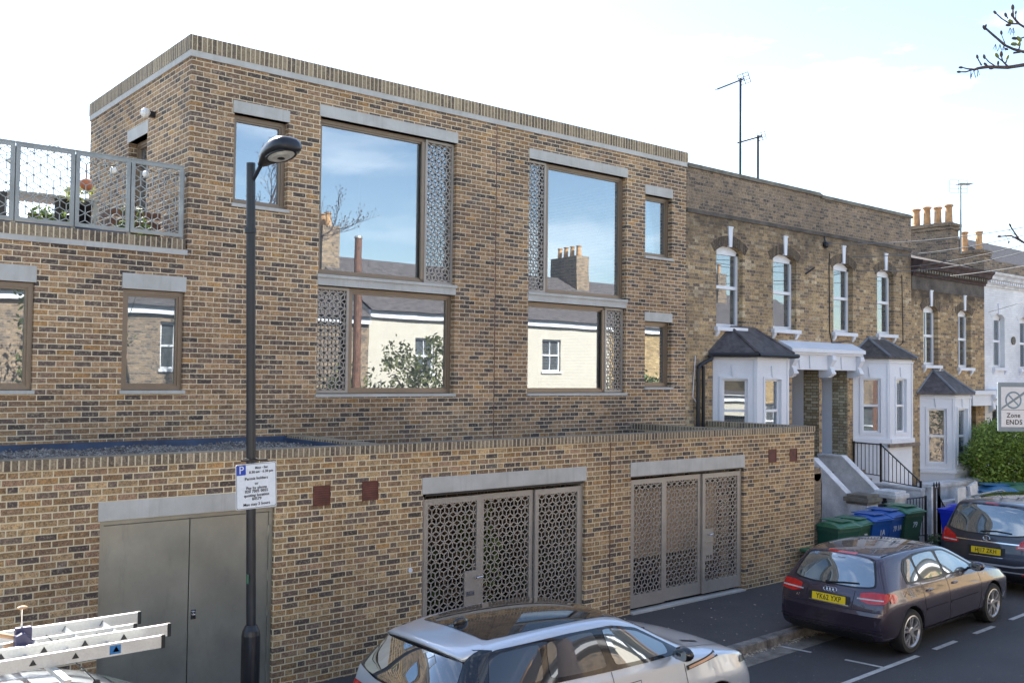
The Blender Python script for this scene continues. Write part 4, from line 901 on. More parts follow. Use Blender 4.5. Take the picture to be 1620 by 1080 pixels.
# ================================================================== FRONT GARDENS
ST = thing('entrance_steps', 'stone steps between white rendered cheek walls leading up to the left porch', 'steps', (18.7, 11.5, .12))
def steps(t, x0, x1, y0, y1, z1, n):
    mb = MB()
    for i in range(n): ya = y0+(y1-y0)*i/n; zz = .12+(z1-.12)*(i+1)/n; mb.box(x0, x1, ya, MF-.002, zz-(z1-.12)/n+(.001 if i else 0), zz); 
    mb.box(x0, x1, y1, MF-.001, z1-.1, z1-.002) if False else None
    mb.build('treads', 'stone_step', t)
def cheek(t, x0, x1, pts, m='white_dirty'):
    mb = MB(); mb.prism(pts+[(pts[-1][0], 0), (pts[0][0], 0)], lambda u, v, d: (d, u, v), x0, x1); mb.build('cheek_wall', m, t)
    mb = MB()
    for a, b in zip(pts, pts[1:]):
        mb.prism([(a[0], a[1]+.001), (b[0], b[1]+.001), (b[0], b[1]+.045), (a[0], a[1]+.045)], lambda u, v, d: (d, u, v), x0-.03, x1+.03)
    mb.build('cheek_coping', 'white_dirty', t)
prof = [(MF-.002, 1.95), (11.72, 1.95), (10.86, 1.22)]
steps(ST, 18.22, 19.19, 10.75, 12.1, 1.62, 8); cheek(ST, 18.08, 18.22, prof); cheek(ST, 19.19, 19.33, prof)
for k, xx in enumerate((17.96, 19.04)):
    t = thing('gate_pier', ('dirty white rendered gate pier with moulded cap, nearer the bins' if k == 0 else 'dirty white rendered gate pier with moulded cap, beside the railings'), 'pier', (xx+.21, 10.63, .12), 0, 'rendered gate piers')
    mb = MB(); mb.box(xx, xx+.42, 10.42, 10.84, .12, 1.14); mb.build('shaft', 'white_dirty', t)
    mb = MB(); mb.box(xx-.03, xx+.45, 10.39, 10.87, 1.14, 1.19); mb.box(xx-.07, xx+.49, 10.35, 10.91, 1.19, 1.28); mb.box(xx-.02, xx+.44, 10.40, 10.86, 1.28, 1.34); mb.build('cap', 'coping_stone' if k == 0 else 'white_dirty', t, bevel=.01)
def rail(t, p0, p1, zb0, zb1, zt0, zt1, n, r=.009, m='black_paint', posts=(0, 1)):
    p0, p1 = Vector((*p0, 0)), Vector((*p1, 0)); mb = MB(); Z = lambda a: Vector((0, 0, a))
    mb.tube(p0+Z(zt0), p1+Z(zt1), .016, n=6); mb.tube(p0+Z(zb0), p1+Z(zb1), .012, n=6)
    for i in range(1, n): f = i/n; q = p0.lerp(p1, f); mb.tube(q+Z(zb0+(zb1-zb0)*f), q+Z(zt0+(zt1-zt0)*f), r, n=5)
    mb.build('panel', m, t)
    for e in posts: q = p0.lerp(p1, e); mb = MB(); mb.box(q.x-.02, q.x+.02, q.y-.02, q.y+.02, (zb0, zb1)[e]-.14, (zt0, zt1)[e]+.03); mb.build('post', m, t)
t = thing('stair_railing', 'black painted iron railing with sloping handrail beside the right porch steps', 'railing', (20.6, 11.5, 1.3))
rail(t, (20.6, 12.28), (20.6, 11.6), 1.52, 1.48, 2.2, 2.19, 7); rail(t, (20.6, 11.6), (20.6, 10.66), 1.38, 1.31, 2.19, 1.42, 10, posts=(1,))
S2 = thing('entrance_steps', 'stone steps beside the black railing leading up to the right porch', 'steps', (20, 11.5, .12))
steps(S2, 19.34, 20.5, 10.75, 12.1, 1.6, 8); cheek(S2, 20.51, 20.66, [(MF-.003, 1.27), (10.6, 1.25)], 'white_dirty')
t = thing('garden_gate', 'low black timber gate between the two rendered piers', 'gate', (18.7, 10.62, .12))
mb = MB(); mb.box(18.39, 18.46, 10.58, 10.66, .15, 1.2); mb.box(18.96, 19.03, 10.58, 10.66, .15, 1.2); mb.box(18.46, 18.96, 10.6, 10.64, 1.0, 1.08); mb.box(18.46, 18.96, 10.6, 10.64, .25, .33)
for i in range(5): mb.box(18.5+i*.095, 18.53+i*.095, 10.605, 10.635, .33, 1.0)
mb.build('gate_leaf', 'black_paint', t)
t = thing('garden_railing', 'black iron railing panel between the rendered pier and the white post', 'railing', (20, 10.6, .12)); rail(t, (19.5, 10.6), (20.5, 10.5), .3, .3, 1.12, 1.12, 9)
t = thing('garden_railing', 'black spiked iron railing sloping down to the basement beside the white post', 'railing', (21, 10.4, .12))
rail(t, (20.72, 10.42), (20.95, 10.42), .3, .3, 1.3, 1.3, 3); rail(t, (20.95, 10.42), (21.75, 10.5), .25, .0, 1.1, .45, 9)
mb = MB()
for xx in (20.72, 20.835, 20.95): mb.lathe([(.012, 1.32), (.028, 1.37), (.0, 1.45)], (xx, 10.42, 0), 8)
mb.build('finial', 'black_paint', t)
tag(MB().box(20.56, 20.64, 10.40, 10.48, .12, 1.34).build('white_post', 'white_dirty'), 'slim white painted post between the black garden railings', 'post')
mb = MB(); mb.box(19.5, 20.5, 10.68, 10.8, .1, .42); mb.box(21.7, 26, 10.9, 11.1, .1, .85); tag(mb.build('garden_wall', 'white_dirty'), 'low crumbling white painted garden wall behind the bins and boards', 'wall')
mb = MB(); mb.box(22.5, 27, 11.25, 11.6, .1, 1.12); mb.box(22.3, 27.2, 11.2, 11.65, 1.12, 1.2); tag(mb.build('basement_wall', 'white_dirty'), 'white painted brick wall with stone coping below the slate roofed bay', 'wall')
mb = MB(); mb.box(15.56, 15.80, 10.08, 10.36, .12, 1.93); t = thing('brick_pier', 'narrow dark brick pier with rounded top at the end of the courtyard front', 'pier', (15.7, 10.2, .12)); mb.build('shaft', 'brick_dark', t)
mb = MB(); mb.lathe([(.13, -.14), (.13, .14)], (15.68, 10.22, 1.92), 14, axis='y'); mb.build('cap', 'brick_dark', t)
mb = MB(); mb.path([(16.1, 10.3, 2.0), (16.12, 10.28, 1.7), (16.15, 10.3, 1.2), (16.1, 10.28, .8), (16.05, 10.3, .4)], .012, 5); mb.path([(15.9, 10.3, 1.6), (16.0, 10.3, 1.9), (16.1, 10.3, 2.0)], .012, 5); tag(mb.build('loose_hose', 'black_paint'), 'black cable hanging in a loop by the brick pier', 'cable')
struct(MB().quadv([(15.8, 10.7, .128), (31, 10.7, .128), (31, MF, .128), (15.8, MF, .128)]).build('garden_ground', 'soil'))

def shrub(name, lab, c, rad, n, lm, trunk=.05, size=.06, cl=16):
    t = thing(name, lab, 'shrub', (c[0], c[1], .12)); mb = MB(); leaves(mb, c, rad, n, size, cl); mb.build('foliage', lm, t, fix=False)
    mb = MB()
    for i in range(7): a = random.uniform(0, 6.28); mb.tube((c[0]+.05*math.cos(a), c[1]+.05*math.sin(a), .1), (c[0]+rad[0]*.6*math.cos(a), c[1]+rad[1]*.6*math.sin(a), c[2]+rad[2]*.3), trunk*.5, .008, n=5)
    mb.build('stems', 'bark', t)
shrub('evergreen_bush', 'large bright green leafy bush in front of the white house at the right edge', (25.7, 10.95, 1.72), (1.5, .95, .90), 19000, 'leaf', size=.05, cl=70)
def weed(x, y, lab, n=90, r=.22):
    t = thing('weed_plant', lab, 'plant', (x, y, .12), 0, 'weeds by the railings'); mb = MB(); leaves(mb, (x, y, .24), (r, r*.8, .18), n, .045, 6); mb.build('foliage', 'leaf_dark', t, fix=False)
weed(19.35, 10.2, 'green weed tuft at the foot of the railings beside the last green bin', 150); weed(20.15, 10.15, 'low spreading green weed on the pavement below the white post', 120, .26); weed(18.9, 9.75, 'small flat weed growing in the pavement before the railings', 60, .14)

# ================================================================== WHEELIE BINS
def wheelie(x, y, bodym, lidm, label, rz=0, s_=1.0, marks=None, ajar=0):
    t = thing('wheelie_bin', label, 'bin', (0, 0, 0), 0, 'wheelie bins'); W2, D2, Hh = .29, .34, .93
    mb = MB()
    P0 = [(-.21, -.22), (.21, -.22), (.21, .22), (-.21, .22)]; P1 = [(-W2, -D2), (W2, -D2), (W2, D2*.9), (-W2, D2*.9)]
    a = [(u, v, .05) for u, v in P0]; b = [(u, v, Hh-.08) for u, v in P1]; c = [(u*1.07, v*1.05, Hh-.08) for u, v in P1]; d = [(u*1.07, v*1.05, Hh) for u, v in P1]
    mb.quadv(list(reversed(a)))
    for q, r_ in ((a, b), (b, c), (c, d)):
        for i in range(4): j = (i+1) % 4; mb.quadv([q[i], q[j], r_[j], r_[i]])
    mb.quadv(d)
    mb.build('body', bodym, t, bevel=.012)
    mb = MB(); K = 6
    rows = []
    for i in range(K+1):
        f = i/K; yy = -.40+f*.74; zz = Hh+.015+.075*math.sin(math.pi*min(1, f*1.25))**.8*(1 if f < .8 else 1)-(.0 if f < .7 else (f-.7)*.1); rows.append([(-.325, yy, Hh+.0), (-.30, yy, zz), (-.17, yy, zz+.028), (.17, yy, zz+.028), (.30, yy, zz), (.325, yy, Hh+.0)])
    for r0, r1 in zip(rows, rows[1:]):
        for i in range(5): mb.quadv([r0[i], r0[i+1], r1[i+1], r1[i]])
    mb.quadv(rows[0]); mb.quadv(list(reversed(rows[-1]))); mb.box(-.33, .33, -.41, .36, Hh-.005, Hh+.022)
    mb.box(-.19, .19, -.30, .2, Hh+.115, Hh+.128); L = mb.build('lid', lidm, t, bevel=.01)
    mb = MB(); mb.tube((-.25, .37, Hh-.02), (.25, .37, Hh-.02), .018); [mb.tube((xx, .30, Hh-.04), (xx, .37, Hh-.02), .016) for xx in (-.25, 0, .25)]; mb.build('handle', bodym, t)
    for xx in (-.27, .27): mb = MB(); mb.lathe([(.10, -.03), (.10, .03)], (xx, .24, .10), 16, axis='x'); mb.build('wheel', 'rubber', t)
    if marks: text_mesh(marks, .15, frame4((.04, -.328, .69), (1, 0, 0), (0, -.148, .989)), 'white_text', 'painted_number', t, bold=.004)
    t.location = (x, y, .12); t.rotation_euler = (0, 0, rz); t.scale = (s_, s_, s_*.95); return t
wheelie(15.93, 9.90, 'bin_green', 'bin_green_lid', 'dark green wheelie bin with domed lid against the brick wall, nearest the parked hatchback', R(-8), .98, '79')
wheelie(16.55, 9.98, 'bin_olive', 'bin_green_lid', 'green wheelie bin between the first dark green bin and the blue bins', R(6), .96, '79')
wheelie(17.13, 9.96, 'bin_blue', 'bin_blue', 'blue wheelie bin marked 1A beside the green bins', R(-4), 1.0, '1A')
wheelie(17.74, 10.02, 'bin_blue', 'bin_blue', 'blue wheelie bin marked 79 1A beside the last green bin', R(5), 1.02, '79 1A')
wheelie(18.36, 9.98, 'bin_olive', 'bin_green_lid', 'green wheelie bin standing last in the row before the garden railing', R(-3), 1.06, '79')
wheelie(20.55, 9.82, 'bin_bright', 'bin_bright', 'bright blue wheelie bin standing alone beside the parked people carrier', R(4), .90)
wheelie(23.1, 10.25, 'bin_steel_blue', 'bin_steel_blue', 'faded blue wheelie bin behind the leaning white board', R(50), 1.14)
wheelie(23.95, 10.15, 'bin_olive', 'bin_green_lid', 'olive green wheelie bin beside the faded blue bin under the bush', R(40), 1.12)
t = thing('food_caddy', 'small green food waste caddy with its lid on by the foot of the brick wall', 'caddy', (15.2, 9.75, .12))
mb = MB(); mb.box(14.98, 15.36, 9.62, 9.92, .12, .62); mb.build('body', 'bin_green', t, bevel=.02); mb = MB(); mb.box(14.92, 15.42, 9.56, 9.96, .62, .67); mb.box(15.02, 15.33, 9.64, 9.88, .67, .69); mb.build('lid', 'bin_green_lid', t, bevel=.01)
mb = MB(); mb.box(-.2, .2, -.03, .03, 0, 1.12); o = mb.build('white_board', 'white_dirty'); o.location = (21.95, 10.42, .12); tag(o, 'upright white painted board standing behind the bright blue bin', 'board')
mb = MB(); mb.box(-.19, .19, -.03, .03, 0, 1.22); o = mb.build('white_board', 'white_dirty'); o.location = (22.65, 10.35, .12); o.rotation_euler = (0, R(-13), 0); tag(o, 'tilted white painted board leaning against the faded blue bin', 'board')

# ================================================================== OPPOSITE SIDE OF THE STREET (seen in the window reflections)
FO = -1.8
def opp_house(x0, x1, wallm, lab, wins, zt=5.7, ridge=7.9, chim=(), name='opposite_house', cor='white'):
    t = thing(name, lab, 'house', ((x0+x1)/2, FO-4, 0)); fn = lambda u, d, z: (u, FO-d, z)
    mb = MB(); plate(mb, fn, x0+.002, x1-.002, 0, zt, .3, wins, inner=1); mb.quadv([(x0+.01, FO, 0), (x0+.01, FO-8, 0), (x0+.01, FO-8, zt), (x0+.01, FO, zt)]); mb.quadv([(x1-.01, FO, 0), (x1-.01, FO, zt), (x1-.01, FO-8, zt), (x1-.01, FO-8, 0)])
    mb.quadv([(x0, FO-8, 0), (x1, FO-8, 0), (x1, FO-8, zt), (x0, FO-8, zt)])
    mb.quadv([(x0+.01, FO, zt), (x0+.01, FO-4, ridge), (x0+.01, FO-8, zt)]); mb.quadv([(x1-.01, FO, zt), (x1-.01, FO-8, zt), (x1-.01, FO-4, ridge)]); mb.build('wall', [wallm, 'plaster'], t, fix=False)
    mb = MB(); mb.box(x0, x1, FO, FO+.12, zt-.25, zt); mb.build('eaves_cornice', cor, t)
    mb = MB(); e = .25; mb.quadv([(x0, FO+e, zt-.02), (x1, FO+e, zt-.02), (x1, FO-4, ridge), (x0, FO-4, ridge)]); mb.quadv([(x0, FO-4, ridge), (x1, FO-4, ridge), (x1, FO-8.2, zt), (x0, FO-8.2, zt)]); rf = mb.build('roof', 'slate', t, fix=False)
    for cx in chim:
        mb = MB(); mb.box(cx-.35, cx+.35, FO-4.6, FO-2.9, ridge-1.2, ridge+.9); ch = mb.build('chimney', 'brick_dark', t)
        for i in range(4): mb = MB(); mb.lathe([(.11, 0), (.09, .45), (.12, .47), (.12, .5)], (cx, FO-4.35+i*.4, ridge+.88), 10); mb.build('chimney_pot', 'terracotta', ch)
    for (a, b, c, d) in wins:
        mb = MB(); bar_frame(mb, fn, a, b, c, d, .06, .1, .17); zm = (c+d)/2; fbox(mb, fn, a+.06, b-.06, .09, .16, zm-.03, zm+.03); fbox(mb, fn, (a+b)/2-.012, (a+b)/2+.012, .11, .15, c+.06, d-.06); wn = mb.build('window', 'white_upvc', t)
        mb = MB(); fbox(mb, fn, a+.05, b-.05, .14, .145, c+.05, d-.05); mb.build('pane', 'glass_old', wn)
        mb = MB(); fbox(mb, fn, a-.06, b+.06, -.06, .1, c-.08, c); mb.build('sill', 'white', wn)
        mb = MB(); fbox(mb, fn, a, b, .6, .62, c, d); mb.build('blind', 'blind_grey', wn)
ow = lambda x0: [(x0+1.0, x0+1.8, 3.75, 5.05), (x0+3.2, x0+4.0, 3.75, 5.05), (x0+1.0, x0+2.2, 1.0, 2.6)]
opp_house(-9, -4, 'brick_opp', 'yellow brick house across the street, two houses before the viewpoint', ow(-9), chim=(-4,))
opp_house(-4, 3, 'cream', 'cream rendered house across the street below the viewpoint', [], zt=3.0, ridge=3.1)
opp_house(3, 8.2, 'brick_dark', 'purple brown brick house across the street with grey slate roof', ow(3), chim=(8.2,))
opp_house(8.2, 16.2, 'brick_dark', 'dark brick house across the street beside the cream rendered house', ow(8.5)+[(13.3, 14.1, 3.75, 5.05)], zt=5.5, ridge=7.6, chim=(13.0,))
opp_house(16.2, 27.2, 'cream', 'wide cream rendered house across the street under a slate roof', [(18.0, 18.8, 3.7, 4.9), (20.8, 21.6, 3.7, 4.9), (23.65, 24.6, 3.85, 5.05), (18, 19.4, 1, 2.5), (22, 23.4, 1, 2.5)], zt=5.75, ridge=7.9, chim=(16.4, 24.0))
opp_house(27.2, 33, 'brick_opp', 'yellow brick house across the street beyond the cream house', ow(27.4)+[(30.9, 31.6, 3.6, 5.0)], chim=(28.5,))
opp_house(33, 44, 'brick_opp', 'last yellow brick house across the street, with white cornice', ow(34)+[(40, 40.8, 3.75, 5.05)], chim=(38,))
mb = MB()
for x0, x1 in ((-6, -1.5), (3.5, 12), (13, 26), (27, 40)):
    pass
def small_tree(x, y, h, rad, lm, lab, n=2600):
    t = thing('garden_tree', lab, 'tree', (x, y, 0)); mb = MB(); mb.tube((x, y, 0), (x+.1, y, h*.55), .09, .05, n=8)
    for i in range(6): a = i*1.05; mb.tube((x+.1, y, h*.5), (x+rad*.6*math.cos(a), y+rad*.6*math.sin(a), h*.8), .035, .012, n=5)
    mb.build('trunk', 'bark', t); mb = MB(); leaves(mb, (x, y, h*.72), (rad, rad, h*.30), n, .075, 22); mb.build('crown', lm, t, fix=False)
small_tree(16.6, .4, 4.6, 1.3, 'leaf_olive', 'olive leaved garden tree in front of the cream house across the street'); small_tree(6.6, .3, 5.6, 1.2, 'leaf_olive', 'small garden tree in front of the purple brick house across the street')
small_tree(14.3, .2, 3.9, .8, 'leaf_dark', 'dark leaved small tree beside the olive leaved one across the street', 1500); small_tree(26.5, .3, 3.9, 1.1, 'leaf_dark', 'rounded dark garden tree near the yellow brick house across the street', 1800)
t = thing('telegraph_pole', 'brown wooden telegraph pole on the pavement across the street', 'pole', (13.6, 1.9, 0)); mb = MB(); mb.tube((13.6, 1.9, 0), (13.6, 1.9, 7.4), .13, .1, n=12); mb.build('pole', 'wood_brown', t)
mb = MB(); mb.lathe([(.12, 7.39), (.10, 7.45)], (13.6, 1.9, 0), 12); mb.build('cap', 'galv', t)

# bare street tree with swelling buds; its twigs reach in at the top right of the view
TT = thing('street_tree', 'bare budding street tree whose twigs hang in at the top right', 'tree', (9.6, 2.5, 0), 0)
wood = MB(); buds = MB()
def twig(p, d, L, r, depth, seed_):
    rnd = random.Random(seed_); n = 5; pts = [Vector(p)]
    d = Vector(d).normalized()
    for i in range(n):
        d = (d+Vector((rnd.uniform(-.16, .16), rnd.uniform(-.16, .16), rnd.uniform(-.08, .2)))).normalized(); pts.append(pts[-1]+d*L/n)
    for i in range(n): wood.tube(pts[i], pts[i+1], r*(1-.12*i), r*(1-.12*(i+1)), n=6, cap=(i == n-1))
    if depth == 0:
        m = d.to_track_quat('Z', 'Y').to_matrix(); buds.blob(pts[-1]+d*.015, (.011, .011, .024), 7, mat=m)
        return
    for i in range(1, n+1):
        k = 2 if i == n else 1
        for j in range(k):
            a = d.orthogonal().normalized(); a.rotate(Matrix.Rotation(rnd.uniform(0, 6.28), 3, d)); nd = (d*rnd.uniform(.6, 1)+a*rnd.uniform(.4, .9)+Vector((0, 0, .25))).normalized()
            twig(pts[i], nd, L*rnd.uniform(.38, .62), max(r*.5, .0035), depth-1, rnd.random())
wood.tube((9.6, 2.5, 0), (9.5, 2.5, 3.6), .17, .13, n=12); wood.tube((9.5, 2.5, 3.6), (9.3, 2.6, 5.2), .13, .09, n=10)
for k, (e, r) in enumerate((((7.4, 3.0, 6.0), .035), ((7.6, 2.9, 6.6), .03), ((10.8, 1.6, 7.2), .05), ((9.9, 3.8, 7.4), .05), ((8.8, 1.8, 7.8), .045), ((10.6, 3.2, 6.4), .04))):
    s0 = Vector((9.4, 2.55, 4.2+.16*k)); e = Vector(e); mid = s0.lerp(e, .5)+Vector((0, 0, .25)); wood.tube(s0, mid, r*1.5, r*1.1, n=8); wood.tube(mid, e, r*1.1, r*.7, n=8)
    if k > 1: twig(e, e-mid, 1.5, r*.6, 3, k+3)
def px(x, y, d): v = fw+rt*(x-810)/1524.9-up*(y-540)/1524.9; return Vector((0, 0, CAMZ))+v*d
# the photographed twigs: drawn at 6.3 m from the camera as real branches
DT = 6.3
def spray(pts, r, bl=()):
    P = [Vector(p) for p in pts]
    for i in range(len(P)-1): wood.tube(P[i], P[i+1], r*(1-.5*i/len(P)), r*(1-.5*(i+1)/len(P)), n=6)
def T3(x, y, dd=0): return px(x, y, DT+dd)
def bud(x, y, ang, s_=1, dd=0, green=False):
    p = T3(x, y, dd); d = (rt*math.cos(ang)+up*math.sin(ang)); m = d.to_track_quat('Z', 'Y').to_matrix()
    (gbuds if green else buds).blob(p, (.0085*s_, .0085*s_, .016*s_), 8, mat=m)
gbuds = MB(); catk = MB()
j1 = Vector((7.4, 3.0, 6.0))
spray([j1, T3(1660, 95, .2), T3(1620, 103, .1), T3(1594, 107), T3(1563, 106), T3(1548, 108), T3(1540, 111)], .015)
spray([T3(1540, 110), T3(1530, 109), T3(1522, 107)], .006); spray([T3(1540, 110), T3(1528, 114), T3(1518, 114)], .006)
spray([T3(1553, 104), T3(1549, 97), T3(1546, 91)], .005); spray([T3(1573, 104), T3(1564, 98), T3(1558, 91)], .005); spray([T3(1594, 105), T3(1586, 97), T3(1577, 90)], .006); spray([T3(1586, 97), T3(1584, 88)], .005); spray([T3(1591, 100), T3(1594, 92)], .005); spray([T3(1579, 105), T3(1579, 98)], .004); spray([T3(1563, 105), T3(1559, 101)], .004)
j2 = Vector((7.6, 2.9, 6.6))
spray([j2, T3(1660, 75, .2), T3(1622, 83, .1), T3(1603, 78), T3(1590, 72), T3(1575, 59), T3(1560, 46), T3(1557, 43)], .011)
spray([T3(1603, 84), T3(1613, 83), T3(1622, 80)], .007); spray([T3(1590, 69), T3(1586, 60), T3(1584, 53)], .003)
spray([j2, T3(1650, 62, .3), T3(1625, 46, .2), T3(1612, 38), T3(1603, 28), T3(1602, 14)], .010); spray([T3(1612, 38), T3(1598, 38), T3(1585, 30), T3(1574, 20)], .006); spray([T3(1606, 32), T3(1601, 24)], .004); spray([T3(1607, 32), T3(1607, 20)], .004); spray([T3(1595, 30), T3(1591, 24)], .004)
spray([T3(1630, 55), T3(1618, 60), T3(1611, 62)], .006); spray([T3(1612, 78), T3(1614, 70), T3(1612, 62)], .005)
for b in ((1520, 107, 3.1), (1517, 114, 3.1), (1546, 90, 1.9), (1557, 90, 1.9, 1.1), (1577, 88, 2.2, 1.3, 0, True), (1584, 86, 1.7, 1.3), (1594, 91, 1.2, 1.1, 0, True), (1579, 100, 1.6), (1559, 102, 2.4), (1569, 108, 3.4, 1.2), (1557, 44, 2.1, 1.2), (1559, 42, 1.2), (1584, 52, 1.8), (1574, 20, 2.3), (1602, 12, 1.7, 1.3), (1601, 24, 1.9), (1607, 20, 1.5, .8), (1591, 24, 2.0, 1.1), (1595, 40, 3.1, 1.2), (1599, 34, 2.6, 1.3, 0, True), (1605, 61, 3.0, 1.3), (1612, 62, 2.4, 1.5, 0, True), (1604, 70, 3.0, 1.5, 0, True), (1612, 69, 1.2, 1.2, 0, True), (1592, 78, 2.8, .9)): bud(*b)
for (x, y) in ((1536, 113), (1541, 112), (1547, 110), (1575, 70), (1582, 70), (1598, 44), (1603, 44), (1588, 72)):
    for k in range(3): a = T3(x, y); b = T3(x-3+3*k+random.uniform(-2, 2), y+10+random.uniform(-2, 3)); catk.tube(a, b, .0018, n=4)
# lower twig by the chimney tops
spray([j1, T3(1680, 330, .4), T3(1632, 392, .3), T3(1612, 378, .2), T3(1603, 365, .15), T3(1598, 357, .1)], .008); spray([T3(1620, 384, .2), T3(1600, 373, .2), T3(1583, 374, .2)], .007); spray([T3(1606, 372, .2), T3(1597, 364, .2), T3(1590, 372, .2), T3(1596, 382, .2)], .002); spray([T3(1606, 374, .2), T3(1618, 382, .2), T3(1612, 388, .2)], .002)
for b in ((1598, 356, 2.2, .8, .1), (1581, 374, 3.1, 1, .2), (1596, 383, 4.6, .7, .2)): bud(*b)
wood.build('trunk_and_branches', 'bark', TT, smooth=True, fix=False); buds.build('buds', 'bark', TT, smooth=True); gbuds.build('green_buds', 'bud', TT, smooth=True); catk.build('catkins', 'bark', TT)

# overhead service wires
def wire(a, b, sag, lab, r=.009):
    a, b = Vector(a), Vector(b); mb = MB(); P = [a.lerp(b, i/14)-Vector((0, 0, sag*4*(i/14)*(1-i/14))) for i in range(15)]
    o = mb.path(P, r, 5).build('overhead_wire', 'cable'); tag(o, lab, 'wire', 'overhead wires to the terrace'); return o
PT = px(1800, 318, 19)
wire((19.45, MF-.05, 6.75), PT, .25, 'upper grey service wire leaving the black bell shaped bracket'); wire((21.0, MF-.03, 6.25), PT+Vector((.0, .1, -.25)), .35, 'sagging service wire fixed to the brick wall above the fourth arched window')
wire((20.6, MF-.03, 6.55), PT+Vector((0, -.1, .05)), .3, 'thin service wire crossing in front of the dark cornice'); wire((22.2, MF-.03, 6.40), PT+Vector((0, 0, -.12)), .22, 'short service wire reaching the brick pair near the dark cornice end')
wire((24.2, MF-.05, 6.32), PT+Vector((.1, 0, -.8)), .1, 'low service wire crossing the top of the white painted house'); wire((27.6, MF-.05, 5.6), PT+Vector((.1, .1, -1.2)), .05, 'lowest service wire crossing the white painted brickwork', .006)

# ================================================================== STREET LAMP AND SIGNS
LX, LY = 3.84, 8.37
L_ = thing('street_lamp', 'dark grey street lamp column with hooded lantern leaning over the road', 'street lamp', (LX, LY, .12))
mb = MB(); mb.lathe([(.085, .05), (.085, 1.27), (.078, 1.31), (.052, 1.36)], (LX+.035, LY, 0), 20); mb.build('base_drum', 'black_paint', L_, smooth=False)
mb = MB(); mb.tube((LX+.035, LY, 1.34), (LX-.06, LY, 5.60), .044, .041, n=18); mb.lathe([(.052, 0), (.052, .05)], (LX-.05, LY, 4.95), 18); mb.build('column', 'lamp_paint', L_, smooth=False)
mb = MB(); mb.tube((LX-.05, LY-.0, 5.42), (LX-.03, LY-.18, 5.58), .020, n=10); mb.tube((LX-.05, LY-.03, 5.30), (LX-.05, LY-.03, 5.5), .012, n=8); mb.build('bracket_arm', 'lamp_paint', L_)
# lantern: lofted hood, axis from the spigot (t=0) outwards (t=1)
ax = Vector((.05, -.70, .11)); ax.normalize(); sd = Vector((1, .06, 0)).normalized(); nu = sd.cross(ax).normalized()
if nu.z < 0: nu = -nu
O = Vector((LX-.035, LY-.15, 5.57)); prof = [(0, .035, .03, .035), (.06, .055, .045, .045), (.16, .11, .085, .05), (.28, .155, .135, .05), (.42, .175, .17, .05), (.54, .172, .165, .05), (.62, .145, .135, .05), (.66, .09, .08, .045)]
mb = MB(); rings = []
for t_, wv, hu, hd in prof:
    t_, wv, hu, hd = t_*.84, wv*.80, hu*.66, hd*.8
    rings.append([O+ax*t_+sd*(wv*c1)+nu*z1 for c1, z1 in ((-1, 0), (-.95, hu*.55), (-.6, hu*.93), (0, hu), (.6, hu*.93), (.95, hu*.55), (1, 0), (.9, -hd*.6), (.45, -hd), (-.45, -hd), (-.9, -hd*.6))])
for r0, r1 in zip(rings, rings[1:]):
    for i in range(11): j = (i+1) % 11; mb.quadv([r0[i], r0[j], r1[j], r1[i]])
mb.quadv(rings[0]); mb.quadv(rings[-1]); LN = mb.build('lantern_hood', 'lamp_paint', L_, smooth=True)
mb = MB(); k = 24
P0 = [O+ax*(.36+.155*math.cos(a))+sd*(.102*math.sin(a))-nu*.041 for a in [2*math.pi*i/k for i in range(k)]]; P1 = [O+ax*(.36+.105*math.cos(a))+sd*(.07*math.sin(a))-nu*.06 for a in [2*math.pi*i/k for i in range(k)]]
for i in range(k): j = (i+1) % k; mb.quadv([P0[i], P0[j], P1[j], P1[i]])
mb.quadv(P1); mb.build('lens_bowl', 'lens', LN)
mb = MB(); P2 = [O+ax*(.36+.17*math.cos(a))+sd*(.112*math.sin(a))-nu*.040 for a in [2*math.pi*i/k for i in range(k)]]
for i in range(k): mb.tube(P2[i], P2[(i+1) % k], .009, n=5)
mb.blob(O+ax*.36-nu*.062, (.035, .035, .012), 10); mb.build('lens_rim', 'trim_black', LN)
def rounded(w_, h_, r, n=5):
    out = []
    for cx, cy, a0 in ((w_/2-r, h_/2-r, 0), (-w_/2+r, h_/2-r, 90), (-w_/2+r, -h_/2+r, 180), (w_/2-r, -h_/2+r, 270)):
        for i in range(n+1): a = R(a0+90*i/n); out.append((cx+r*math.cos(a), cy+r*math.sin(a)))
    return out
PS = thing('parking_sign', 'white parking sign plate with blue P clamped to the lamp column', 'sign', (3.87, 8.30, 2.63))
SP = frame4((3.865, 8.295, 2.635), (1, .05, .035), (-.035, 0, 1)); q = lambda u, v, d: SP @ Vector((u, v, d))
mb = MB(); mb.prism(rounded(.405, .41, .018), lambda u, v, d: q(u, v, d), -.004, 0); mb.build('plate', 'sign_white', PS)
mb = MB(); o_, i_ = rounded(.395, .40, .015), rounded(.387, .392, .013)
for k in range(len(o_)): j = (k+1) % len(o_); mb.quadv([q(*o_[k], .0012), q(*o_[j], .0012), q(*i_[j], .0012), q(*i_[k], .0012)])
mb.build('border', 'black_text', PS)
mb = MB(); mb.prism(rounded(.088, .088, .006), lambda u, v, d: q(u-.148, v+.150, d), 0, .0015); mb.build('parking_square', 'p_blue', PS)
def st(body, u, v, sz, m='black_text', bold=.0): 
    T = SP @ Matrix.Translation((u, v, .003)); text_mesh(body, sz, T, m, 'lettering', PS, bold=bold, ext=.0006, space=1.06)
st('P', -.148, .150, .098, 'white_text', .0)
